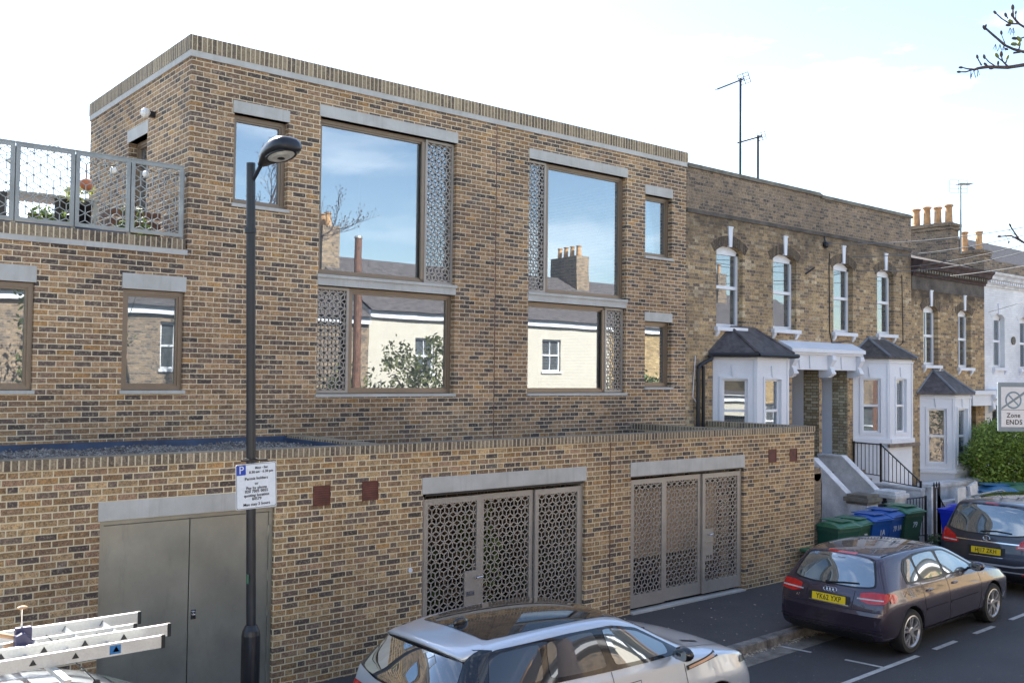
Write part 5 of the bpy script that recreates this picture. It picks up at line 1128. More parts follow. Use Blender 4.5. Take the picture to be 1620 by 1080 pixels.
for bd, u, v in (('Mon \u00b7 Sat', .05, .163), ('8.30 am \u00b7 6.30 pm', .048, .126), ('Permit holders', 0, .068), ('or', 0, .022), ('Pay by phone', 0, -.017), ('020 7005 0055', 0, -.048), ('quoting location', 0, -.084), ('84579', 0, -.117), ('Max stay 2 hours', 0, -.165)): st(bd, u, v, .036 if u == 0 else .031, bold=.0006)
mb = MB(); mb.box(LX-.12, LX+.13, LY-.075, LY-.05, 2.86, 2.875); mb.box(LX-.06, LX+.08, LY-.07, LY-.05, 2.5, 2.53); mb.lathe([(.058, 0), (.058, .03)], (LX+.003, LY, 2.85), 16); mb.build('clamp', 'black_paint', PS)
mb = MB(); mb.box(LX-.035, LX-.026, LY-.06, LY-.03, 1.75, 1.83); mb.build('small_green_tag', 'bin_green_lid', L_)

# zone ends sign: faces the oncoming traffic, on its own post beside the near kerb
zc = px(1603, 643.5, 9.0); wz_, hz_ = 51*9.0/1524.9, 77*9.0/1524.9
ZS = thing('zone_sign', 'grey framed Zone ENDS sign with struck out circle, at the right edge', 'sign', zc)
xd = (rt*.97+fw*.1).normalized(); xd.z = 0; xd.normalize(); SQ = frame4(zc, xd, (0, 0, 1)); q2 = lambda u, v, d: SQ @ Vector((u, v, d))
mb = MB(); mb.prism(rounded(wz_, hz_, .006), q2, -.012, 0); mb.build('frame', 'sign_grey', ZS)
a_, b_ = wz_*.80, hz_*.82
mb = MB(); mb.prism(rounded(a_, b_, .004), q2, 0, .002); mb.build('face', 'sign_white', ZS)
mb = MB(); cv = hz_*.14; r1, r0 = .082, .066
for i in range(28):
    a, b = 2*math.pi*i/28, 2*math.pi*(i+1)/28; mb.quadv([q2(r0*math.cos(a), cv+r0*math.sin(a), .003), q2(r1*math.cos(a), cv+r1*math.sin(a), .003), q2(r1*math.cos(b), cv+r1*math.sin(b), .003), q2(r0*math.cos(b), cv+r0*math.sin(b), .003)])
mb.prism([(-.053, cv+.043), (-.043, cv+.053), (.053, cv-.043), (.043, cv-.053)], q2, .0022, .0032)
mb.build('circle', 'sign_band', ZS)
mb = MB(); mb.prism([(-a_/2+.002, cv-.088), (-a_/2+.002, cv-.068), (a_/2-.002, cv+.088), (a_/2-.002, cv+.062)], q2, .003, .0042); mb.build('cancel_bar', 'sign_grey', ZS)
mb = MB(); mb.prism([(-a_/2, cv-.092), (a_/2, cv-.092), (a_/2, cv-.088), (-a_/2, cv-.088)], q2, .002, .003); mb.build('rule', 'black_text', ZS)
text_mesh('Zone', .058, SQ @ Matrix.Translation((0, -hz_*.175, .003)), 'black_text', 'lettering', ZS, bold=.0008, ext=.0006, space=1.1)
text_mesh('ENDS', .062, SQ @ Matrix.Translation((0.006, -hz_*.315, .003)), 'black_text', 'lettering', ZS, bold=.0008, ext=.0006, space=1.1)
mb = MB(); pz = q2(wz_*.5+.12, 0, -.05); mb.tube((pz.x, pz.y, 0), (pz.x, pz.y, zc.z+.35), .035, n=12); mb.build('post', 'lamp_paint', ZS)
mb = MB(); [mb.tube(q2(wz_*.5-.02, k*hz_*.3, -.02), q2(wz_*.5+.12, k*hz_*.3, -.05), .008, n=6) for k in (-1, 1)]; mb.build('bracket', 'lamp_paint', ZS)

# ================================================================== CARS
def lerp(a, b, t): return a+(b-a)*t
def body_cage(P):
    """control cage rows (underside centre -> roof centre) by stations (tail -> nose), one half; returns closed cage mesh"""
    L, Wd, xa, xf = P['L'], P['W'], P['xa'], P['xf']
    xl = [0, .14, .42, xa, xa+.48, (xa+xf)/2, xf-.85, xf-.42, xf, xf+.36, L-.16, L]
    tap = P.get('taper', [.90, .965, .985, 1, 1, 1, 1, 1, .995, .975, .92, .78])
    rx = P['roofx']            # upper x stations (12)
    rz = P['roofz']            # centre-line z (12)
    rw = P['roofw']            # half width of roof/bonnet edge (12)
    bz = P['belt']             # shoulder/belt height (12)
    tail, nose = P['tail'], P['nose']   # x offsets per row at the two ends
    rows = []
    def row(fy, fz, tx, nx, upper=False):
        r_ = []
        for i in range(12):
            x = rx[i] if upper else xl[i]
            if not upper:
                if i == 0: x = tx
                if i == 11: x = L+nx
            r_.append(Vector((x, fy(i), fz(i))))
        return r_
    zb = P['ground']
    rows.append(row(lambda i: 0, lambda i: zb, tail[0], nose[0])); rows.append(row(lambda i: .5*Wd*tap[i], lambda i: zb, tail[0], nose[0]))
    rows.append(row(lambda i: .90*Wd*tap[i], lambda i: zb+.01, tail[0], nose[0]))
    rows.append(row(lambda i: .975*Wd*tap[i], lambda i: zb+.10, tail[1], nose[1]))
    rows.append(row(lambda i: 1.0*Wd*tap[i], lambda i: .46, tail[2], nose[2]))
    rows.append(row(lambda i: 1.0*Wd*tap[i]*(.995), lambda i: lerp(.46, bz[i], .58), tail[3], nose[3]))
    rows.append(row(lambda i: P['bw'][i]*Wd*tap[i], lambda i: bz[i]-.03, tail[4], nose[4]))
    rows.append([Vector((lerp(rows[6][i].x, rx[i], .12), lerp(P['bw'][i]*Wd*tap[i], rw[i], .13), lerp(bz[i], rz[i]-P['edge'][i], .06)+.0)) for i in range(12)])
    rows.append([Vector((rx[i], rw[i], rz[i]-P['edge'][i])) for i in range(12)])
    rows.append([Vector((rx[i]-(.01 if i == 0 else 0), rw[i]*.55, rz[i]-P['edge'][i]*.22)) for i in range(12)])
    rows.append([Vector((rx[i]-(.015 if i == 0 else 0), 0, rz[i])) for i in range(12)])
    b = bmesh.new(); n = len(rows); V = {}
    for k in range(n):
        for i in range(12):
            for s_ in (1, -1):
                p = rows[k][i]
                if abs(p.y) < 1e-9 and s_ == -1: V[k, i, -1] = V[k, i, 1]; continue
                V[k, i, s_] = b.verts.new((p.x, p.y*s_, p.z))
    for k in range(n-1):
        for i in range(11):
            for s_ in (1, -1):
                q = [V[k, i, s_], V[k, i+1, s_], V[k+1, i+1, s_], V[k+1, i, s_]]
                q = list(dict.fromkeys(q)); b.faces.new(q if s_ == 1 else list(reversed(q)))
    # end panels
    for e, sg in ((0, -1), (11, 1)):
        bul = P['bulge'][0] if e == 0 else P['bulge'][1]
        grid = []
        bot = [V[2, e, 1], V[1, e, 1], V[0, e, 1], V[1, e, -1], V[2, e, -1]]; top = [V[8, e, 1], V[9, e, 1], V[10, e, 1], V[9, e, -1], V[8, e, -1]]
        grid.append(bot)
        for k in range(3, 8):
            p = rows[k][e]; g = [V[k, e, 1]]
            for fy in (.5, 0, -.5):
                bb = bul*(1-fy*fy)*(1 if k < 7 else .8); g.append(b.verts.new((p.x+sg*bb, p.y*fy*1.06, p.z+P.get('crown', .0)*(1-fy*fy))))
            g.append(V[k, e, -1]); grid.append(g)
        grid.append(top)
        if e == 0:
            for v, ff in zip((top[1], top[2], top[3]), (.75, 1, .75)): v.co.x -= P.get('roofbulge', .03)*ff
        for r0, r1 in zip(grid, grid[1:]):
            for j in range(4):
                q = [r0[j], r0[j+1], r1[j+1], r1[j]]; b.faces.new(q if e == 0 else list(reversed(q)))
    cl = b.edges.layers.float.new('crease_edge')
    def crs(v1, v2, c):
        e_ = b.edges.get((v1, v2))
        if e_: e_[cl] = c
    for s_ in (1, -1):
        for i in range(11):
            for k, c in ((3, .35), (5, .3), (6, .6), (8, .45)): crs(V[k, i, s_], V[k, i+1, s_], c)
        for k in range(2, 8): crs(V[k, 0, s_], V[k+1, 0, s_], .35)
    bmesh.ops.recalc_face_normals(b, faces=b.faces)
    me = bpy.data.meshes.new('cage'); b.to_mesh(me); b.free(); return me
def car_body(P, paint, wells=True):
    me = body_cage(P); o = bpy.data.objects.new('tmp', me); COL.objects.link(o)
    md = o.modifiers.new('s', 'SUBSURF'); md.levels = md.render_levels = 3
    cut = []
    dg = bpy.context.evaluated_depsgraph_get(); dg.update()
    smooth = bpy.data.meshes.new_from_object(o.evaluated_get(dg)); bvh = BVHTree.FromPolygons([v.co.copy() for v in smooth.vertices], [tuple(p.vertices) for p in smooth.polygons])
    if wells:
        c = MB()
        for x in (P['xa'], P['xf']):
            for s_ in (1, -1): c.lathe([(P['rw']+.045, s_*(P['W']-.27)), (P['rw']+.045, s_*(P['W']+.3))], (x, 0, P['rw']), 40, axis='y'); 
        co = c.build('cut', 'well_black')
        bo = o.modifiers.new('b', 'BOOLEAN'); bo.object = co; bo.operation = 'DIFFERENCE'; bo.solver = 'EXACT'
        o.data.materials.append(M[paint]); o.data.materials.append(M['well_black'])
        dg = bpy.context.evaluated_depsgraph_get(); dg.update()
        out = bpy.data.meshes.new_from_object(o.evaluated_get(dg)); bpy.data.objects.remove(co)
    else: out = smooth
    out.materials.clear(); out.materials.append(M[paint]); out.materials.append(M['well_black']); out.materials.append(M['trim_black'])
    R2 = P['rw']+.045
    for p in out.polygons:
        p.use_smooth = True; c = p.center; p.material_index = 0
        if wells:
            for x in (P['xa'], P['xf']):
                d = math.hypot(c.x-x, c.z-P['rw'])
                if d < R2+.004 and (abs(c.y) < P['W']-.2 and (abs(d-R2) < .012 or abs(abs(c.y)-(P['W']-.27)) < .01) or abs(d-R2) < .006): p.material_index = 1; p.use_smooth = False
        if c.z < P['ground']+.05: p.material_index = 2
    bpy.data.objects.remove(o)
    return out, bvh
def pin(x, y, poly):
    r = False; j = len(poly)-1
    for i in range(len(poly)):
        xi, yi = poly[i]; xj, yj = poly[j]
        if (yi > y) != (yj > y) and x < (xj-xi)*(y-yi)/(yj-yi)+xi: r = not r
        j = i
    return r
def smooth_poly(pts, r=.25, it=2):
    for _ in range(it):
        out = []
        for i in range(len(pts)):
            a, b = Vector(pts[i]), Vector(pts[(i+1) % len(pts)]); out += [tuple(a.lerp(b, r)), tuple(a.lerp(b, 1-r))]
        pts = out; r = .25
    return pts
def project(bvh, mode, u, v, off):
    if mode == 'R': o, d = Vector((u, -3, v)), Vector((0, 1, 0))
    elif mode == 'L': o, d = Vector((u, 3, v)), Vector((0, -1, 0))
    elif mode == 'B': o, d = Vector((-3, u, v)), Vector((1, 0, 0))
    elif mode == 'F': o, d = Vector((8, u, v)), Vector((-1, 0, 0))
    else: o, d = Vector((u, v, 4)), Vector((0, 0, -1))
    h = bvh.ray_cast(o, d)
    if h[0] is None: return None
    n = h[1]; n = -n if n.dot(d) > 0 else n
    return h[0]+n*off
def decal(mb, bvh, mode, poly, off=.004, step=.06, rnd=.18, mi=0):
    poly = smooth_poly(poly, rnd, 2) if rnd else poly
    dense = []
    for i in range(len(poly)):
        a, b = Vector(poly[i]), Vector(poly[(i+1) % len(poly)]); k = max(1, int((b-a).length/step))
        for t in range(k): dense.append(tuple(a.lerp(b, t/k)))
    us = [p[0] for p in dense]; vs = [p[1] for p in dense]; pts = list(dense)
    u = min(us)+step*.5
    while u < max(us):
        v = min(vs)+step*.5
        while v < max(vs):
            if pin(u, v, dense) and min((u-a)**2+(v-b)**2 for a, b in dense) > (step*.45)**2: pts.append((u, v))
            v += step
        u += step
    n = len(dense)
    res = delaunay_2d_cdt([Vector(p) for p in pts], [(i, (i+1) % n) for i in range(n)], [], 1, 1e-5)
    P3 = [project(bvh, mode, p[0], p[1], off) for p in res[0]]
    k = len(mb.v); mp = {}
    for i, p in enumerate(P3):
        if p is not None: mp[i] = len(mb.v); mb.v.append(p)
    for f in res[2]:
        cx = sum(res[0][i][0] for i in f)/3; cy = sum(res[0][i][1] for i in f)/3
        if all(i in mp for i in f) and pin(cx, cy, dense): mb.f.append(tuple(mp[i] for i in f)); mb.mi.append(mi)
    return mb
def seam(mb, bvh, mode, path, w=.008, off=.002, step=.04, mi=0):
    P = []
    for a, b in zip(path, path[1:]):
        a, b = Vector(a), Vector(b); k = max(1, int((b-a).length/step)); P += [a.lerp(b, i/k) for i in range(k)]
    P.append(Vector(path[-1])); prev = None
    for i, p in enumerate(P):
        t = (P[min(i+1, len(P)-1)]-P[max(i-1, 0)]).normalized(); nn = Vector((-t.y, t.x))*w/2
        a, b = project(bvh, mode, *(p+nn), off), project(bvh, mode, *(p-nn), off)
        if prev and a and b and prev[0]: mb.quadv([prev[0], a, b, prev[1]], mi)
        prev = (a, b) if a and b else (None, None)
    return mb
def add_mesh(name, me, parent):
    o = bpy.data.objects.new(name, me); COL.objects.link(o); o.parent = parent; me.name = name; return o
def wheel(parent, x, y, r, side, rimm='alloy', spokes=5, wd=.215):
    t = MB(); s_ = side
    t.lathe([(r*.70, -wd/2), (r*.93, -wd/2), (r*.985, -wd/2+.03), (r, -wd/4), (r, wd/4), (r*.985, wd/2-.03), (r*.93, wd/2), (r*.735, wd/2+.004), (r*.70, wd/2)], (x, y, r), 40, axis='y', cap=False)
    W = t.build('wheel', 'rubber', parent, smooth=False)
    m = MB(); yo = y+s_*(wd/2)
    k = 40; R0 = r*.73
    for (ra, ya), (rb, yb) in (((R0, 0), (R0-.018, .004)), ((R0-.018, .004), (R0-.032, -.02)), ((R0-.032, -.02), (R0-.04, -.09))):
        for i in range(k):
            a, b = 2*math.pi*i/k, 2*math.pi*(i+1)/k
            m.quadv([(x+ra*math.cos(a), yo+s_*ya, r+ra*math.sin(a)), (x+ra*math.cos(b), yo+s_*ya, r+ra*math.sin(b)), (x+rb*math.cos(b), yo+s_*yb, r+rb*math.sin(b)), (x+rb*math.cos(a), yo+s_*yb, r+rb*math.sin(a))])
    for i in range(spokes):
        for dd in (-.16, .16):
            a = 2*math.pi*i/spokes+.3; c0 = Vector((math.cos(a+dd*.8), 0, math.sin(a+dd*.8))); c1 = Vector((math.cos(a+dd*1.25), 0, math.sin(a+dd*1.25)))
            tn0 = Vector((-c1.z, 0, c1.x)); o0 = Vector((x, yo, r))
            p0, p1 = o0+c0*.045+Vector((0, -s_*.012, 0)), o0+c1*(R0-.012)+Vector((0, -s_*.008, 0)); h0, h1 = .014, .020
            A = [p0-tn0*h0, p0+tn0*h0, p1+tn0*h1, p1-tn0*h1]; B_ = [q+Vector((0, -s_*.03, 0)) for q in A]
            m.quadv(A); m.quadv([A[0], B_[0], B_[1], A[1]]); m.quadv([A[1], B_[1], B_[2], A[2]]); m.quadv([A[3], A[2], B_[2], B_[3]]); m.quadv([A[0], A[3], B_[3], B_[0]])
    m.lathe([(.065, -.02), (.065, .0), (.05, .008)] if s_ > 0 else [(.05, -.008), (.065, 0), (.065, .02)], (x, yo-s_*.012, r), 20, axis='y')
    m.build('rim', rimm, W, smooth=False)
    d = MB(); d.lathe([(R0-.03, -.01), (R0-.03, .0)], (x, yo-s_*.10, r), 30, axis='y'); d.build('brake_disc', 'trim_black', W)
    return W
def ledge(bvh, hw, z, off, drop):
    mb = MB(); pr = None
    for i in range(33):
        y = -hw+2*hw*i/32; e = min(1, (hw-abs(y))/.12+.05)
        a, b, c, d = project(bvh, 'B', y, z+.012, .0), project(bvh, 'B', y, z, off*e), project(bvh, 'B', y, z-.05, (off+.006)*e), project(bvh, 'B', y, z-drop, .0)
        if None in (a, b, c, d): pr = None; continue
        if pr:
            for p, q in zip(zip(pr, pr[1:]), zip((a, b, c, d), (b, c, d))): mb.quadv([p[0], p[1], q[1], q[0]])
        pr = (a, b, c, d)
    return mb
def squeeze(T, x0, k):
    for o in SC.objects:
        if o.parent == T and o.type == 'MESH' and not o.name.startswith('wheel'):
            for v in o.data.vertices:
                if v.co.x < x0: v.co.x = x0-(x0-v.co.x)*k
            for c in [q for q in SC.objects if q.parent == o and q.type == 'MESH']:
                for v in c.data.vertices:
                    if v.co.x < x0: v.co.x = x0-(x0-v.co.x)*k
def ring(mb, c, Rr, r, xd, yd, n=20, k=6):
    c = Vector(c); xd, yd = Vector(xd), Vector(yd)
    for i in range(n):
        a, b = 2*math.pi*i/n, 2*math.pi*(i+1)/n; mb.tube(c+(xd*math.cos(a)+yd*math.sin(a))*Rr, c+(xd*math.cos(b)+yd*math.sin(b))*Rr, r, n=k, cap=False)
def number_plate(T, bvh, txt, y, z, tilt=.15, w_=.52, h_=.111):
    h = [project(bvh, 'B', yy, z, 0).x for yy in (y-.2, y, y+.2)]; x = min(h)-.012
    F4 = frame4((x, y, z), (0, -1, 0), (math.sin(tilt), 0, math.cos(tilt))); q = lambda u, v, d: F4 @ Vector((u, v, d))
    mb = MB(); mb.prism(rounded(w_, h_, .008), q, -.012, 0); pl = mb.build('number_plate', 'plate_yellow', T)
    text_mesh(txt, .108, F4 @ Matrix.Translation((0, .0, .0012)), 'black_text', 'registration', pl, bold=.0015, ext=.0004, sx=.80, space=1.05)
def mirror(T, x, y, z, s_, m, glassm=True):
    mb = MB(); mb.blob((x, y+s_*.13, z+.015), (.065, .115, .075), 14, mat=Matrix.Rotation(s_*-.15, 3, 'Z')); mb.tube((x+.03, y-.02*s_, z-.035), (x+.01, y+s_*.08, z-.02), .022, n=8)
    o = mb.build('door_mirror', m, T, smooth=True)
    g = MB(); F4 = frame4((x-.058, y+s_*.13, z+.015), (0, -1, 0), (0, 0, 1)); g.prism(rounded(.16, .10, .035), lambda u, v, d: F4 @ Vector((u, v, d)), 0, .004); g.build('mirror_glass', 'glass_car', o)

# ---------- dark violet hatchback
A = dict(L=4.29, W=.885, xa=.84, xf=3.42, rw=.318, ground=.20,
         roofx=[.40, .50, .72, 1.05, 1.45, 1.90, 2.36, 3.12, 3.45, 3.78, 4.02, 4.12],
         roofz=[1.37, 1.395, 1.415, 1.43, 1.435, 1.425, 1.385, .985, .94, .885, .82, .76],
         roofw=[.56, .585, .60, .615, .62, .62, .60, .70, .70, .67, .62, .56],
         edge=[.045, .05, .05, .05, .05, .05, .045, .02, .02, .025, .03, .04],
         belt=[.93, .955, .965, .96, .945, .93, .92, .90, .87, .83, .76, .66],
         bw=[.93, .935, .935, .935, .935, .935, .93, .93, .93, .92, .90, .86],
         tail=[.10, .04, 0, .035, .115], nose=[-.14, -.04, 0, -.02, -.12], bulge=(.075, .13), roofbulge=.045)
def hatch():
    T = thing('parked_car', 'dark violet grey five door hatchback with yellow rear plate YK62 YXP, parked at the kerb', 'car', (0, 0, 0), 0, 'cars parked along the kerb')
    me, bvh = car_body(A, 'paint_dark'); body = add_mesh('body', me, T)
    for s_, md in ((-1, 'R'), (1, 'L')):
        dlo = [(.83, .97), (.84, 1.17), (.98, 1.30), (1.3, 1.345), (1.75, 1.345), (2.2, 1.31), (2.5, 1.20), (2.95, .985), (2.95, .95), (2.0, .955), (1.2, .975)]
        mb = decal(MB(), bvh, md, dlo, .005, .03, .12); mb.build('window_trim', 'trim_black', T, fix=False, smooth=True)
        for poly in ([(.87, 1.0), (.89, 1.16), (1.0, 1.27), (1.16, 1.30), (1.19, .995)], [(1.25, .992), (1.22, 1.31), (1.5, 1.325), (1.84, 1.32), (1.91, .975)], [(1.975, .972), (1.92, 1.315), (2.18, 1.285), (2.46, 1.175), (2.78, 1.02), (2.80, .965)]):
            decal(MB(), bvh, md, poly, .009, .03, .10).build('side_window', 'glass_car', T, fix=False, smooth=True)
        mb = MB()
        for pth in ([(1.19, .96), (1.24, .55), (1.16, .36)], [(1.95, .95), (1.97, .60), (1.96, .30)], [(2.98, .93), (3.0, .6), (2.93, .30)], [(1.16, .30), (2.94, .30)]): seam(mb, bvh, md, pth, .009, .002)
        mb.build('door_seam', 'trim_black', T, fix=False)
        mb = MB(); seam(mb, bvh, md, [(1.26, .565), (1.93, .565)], .03, .010); seam(mb, bvh, md, [(1.99, .565), (2.90, .565)], .03, .010); mb.build('side_moulding', 'paint_dark', T, fix=False)
        mb = MB(); seam(mb, bvh, md, [(1.2, .27), (3.0, .27)], .07, .012); mb.build('sill', 'paint_dark', T, fix=False)
        for hx in (1.38, 2.16):
            p = project(bvh, md, hx, .835, 0); mb = MB(); mb.blob(p+Vector((0, s_*.012, 0)), (.10, .018, .018), 10); mb.build('door_handle', 'paint_dark', T, smooth=True)
        mirror(T, 2.72, s_*(.80), 1.0, s_, 'paint_dark')
        for wx in (A['xa'], A['xf']): wheel(T, wx, s_*(A['W']-.118), A['rw'], s_)
    # tail
    rw = [(-.63, .985), (-.50, 1.315), (-.25, 1.345), (.25, 1.345), (.50, 1.315), (.63, .985), (.35, .955), (-.35, .955)]
    decal(MB(), bvh, 'B', rw, .004, .05, .12).build('rear_window', 'glass_car', T, fix=False, smooth=True)
    decal(MB(), bvh, 'B', [(-.66, .965), (-.53, 1.335), (-.25, 1.365), (.25, 1.365), (.53, 1.335), (.66, .965), (.35, .935), (-.35, .935)], .002, .05, .12).build('rear_window_trim', 'trim_black', T, fix=False, smooth=True)
    for s_ in (-1, 1):
        decal(MB(), bvh, 'B', [(s_*.46, .79), (s_*.45, .885), (s_*.60, .915), (s_*.81, .92), (s_*.825, .85), (s_*.80, .78), (s_*.60, .755)], .010, .03, .08).build('tail_light', 'red_light', T, fix=False, smooth=True)
        m = MB(); seam(m, bvh, 'B', [(s_*.42, .812), (s_*.78, .822)], .018, .013, .03); m.build('reversing_lamp', 'clear_light', T, fix=False)
        m = MB(); decal(m, bvh, 'R' if s_ < 0 else 'L', [(.20, .785), (.22, .92), (.34, .91), (.42, .86), (.35, .785)], .009, .025, .08); m.build('tail_light', 'red_light', T, fix=False, smooth=True)
    m = MB(); seam(m, bvh, 'B', [(-.22, 1.372), (.22, 1.372)], .022, .006, .04); m.build('brake_light', 'red_light', T, fix=False)
    m = MB(); seam(m, bvh, 'B', [(-.70, .655), (.70, .655)], .010, .003, .04); seam(m, bvh, 'B', [(-.37, .90), (-.36, .70), (-.31, .66)], .008, .003); seam(m, bvh, 'B', [(.37, .90), (.36, .70), (.31, .66)], .008, .003)
    seam(m, bvh, 'B', [(-.78, .36), (.78, .36)], .012, .004); m.build('tailgate_seam', 'trim_black', T, fix=False)
    m = MB(); seam(m, bvh, 'B', [(-.80, .40), (-.4, .385), (.4, .385), (.80, .40)], .02, .012, .05); m.build('bumper_crease', 'paint_dark', T, fix=False); ledge(bvh, .78, .645, .035, .30).build('rear_bumper', 'paint_dark', T, smooth=False, fix=False)
    m = MB(); decal(m, bvh, 'B', [(-.66, .225), (-.66, .33), (.66, .33), (.66, .225)], .006, .05, .05); m.build('bumper_valance', 'trim_black', T, fix=False)
    m = MB(); decal(m, bvh, 'B', [(-.32, .685), (-.33, .815), (.33, .815), (.32, .685)], .003, .05, .06); m.build('plate_surround', 'trim_black', T, fix=False)  # flat black decal stands in for the dark of a plate recess
    m = MB(); seam(m, bvh, 'B', [(-.31, .690), (.31, .690)], .012, .012, .05); m.build('plate_lip', 'chrome', T, fix=False)
    number_plate(T, bvh, 'YK62 YXP', 0, .752, .12)
    p = project(bvh, 'B', 0, .868, .012); m = MB()
    for i in range(4): ring(m, p+Vector((.006*abs(i-1.5), (i-1.5)*.048, 0)), .031, .0048, (0, 1, 0), (.25, 0, .97))
    m.build('emblem', 'chrome', T)
    p = project(bvh, 'B', .50, .72, .003); text_mesh('A3', .055, frame4(p, (0.1, -1, 0), (.2, 0, 1)), 'chrome', 'badge', T, ext=.001); p = project(bvh, 'B', -.50, .72, .003); text_mesh('TFSI', .042, frame4(p, (-.1, -1, 0), (.2, 0, 1)), 'chrome', 'badge', T, ext=.001)
    m = MB(); a, b, c = project(bvh, 'B', .06, .955, .02), project(bvh, 'B', -.2, .985, .02), project(bvh, 'B', -.40, 1.0, .018); m.path([a, b, c], .011, 6); m.blob(a, (.02, .04, .03), 8); m.build('rear_wiper', 'trim_black', T)
    m = MB(); m.lathe([(.032, -.04), (.032, .08), (.026, .08)], (.16, .55, .255), 14, axis='x'); m.lathe([(.032, -.04), (.032, .08), (.026, .08)], (.16, .47, .255), 14, axis='x'); m.build('exhaust_pipe', 'chrome', T)
    # windscreen, headlights, bonnet seam, fuel flap
    decal(MB(), bvh, 'T', [(2.42, -.52), (2.42, .52), (3.0, .64), (3.05, 0), (3.0, -.64)], .004, .06, .1).build('windscreen', 'glass_car', T, fix=False, smooth=True)
    for s_, md in ((-1, 'R'), (1, 'L')):
        decal(MB(), bvh, 'F', [(s_*.42, .60), (s_*.45, .68), (s_*.70, .72), (s_*.76, .66), (s_*.68, .58)], .006, .04, .12).build('headlight', 'clear_light', T, fix=False, smooth=True)
    m = MB(); ring(m, project(bvh, 'R', .72, .84, .001)+Vector((0, 0, 0)), .068, .0028, (1, 0, 0), (0, -.12, 1)); m.build('fuel_flap', 'trim_black', T)
    m = MB(); decal(m, bvh, 'F', [(-.34, .36), (-.36, .66), (.36, .66), (.34, .36)], .006, .05, .08); m.build('grille', 'trim_black', T, fix=False)
    m = MB(); seam(m, bvh, 'T', [(.55, -.535), (1.4, -.575), (2.2, -.565), (2.40, -.54)], .018, .008); seam(m, bvh, 'T', [(.55, .535), (1.4, .575), (2.2, .565), (2.40, .54)], .018, .008); m.build('roof_rail', 'trim_black', T, fix=False)
    decal(MB(), bvh, 'T', [(1.55, -.40), (1.55, .40), (2.15, .40), (2.15, -.40)], .003, .06, .06).build('sunroof', 'gloss_black', T, fix=False, smooth=True)
    return T
HT = hatch(); squeeze(HT, .84, .80); HT.location = (11.63, 7.40, 0); HT.rotation_euler = (0, 0, R(1.8)); HT.scale = (1.01, .95, .93)

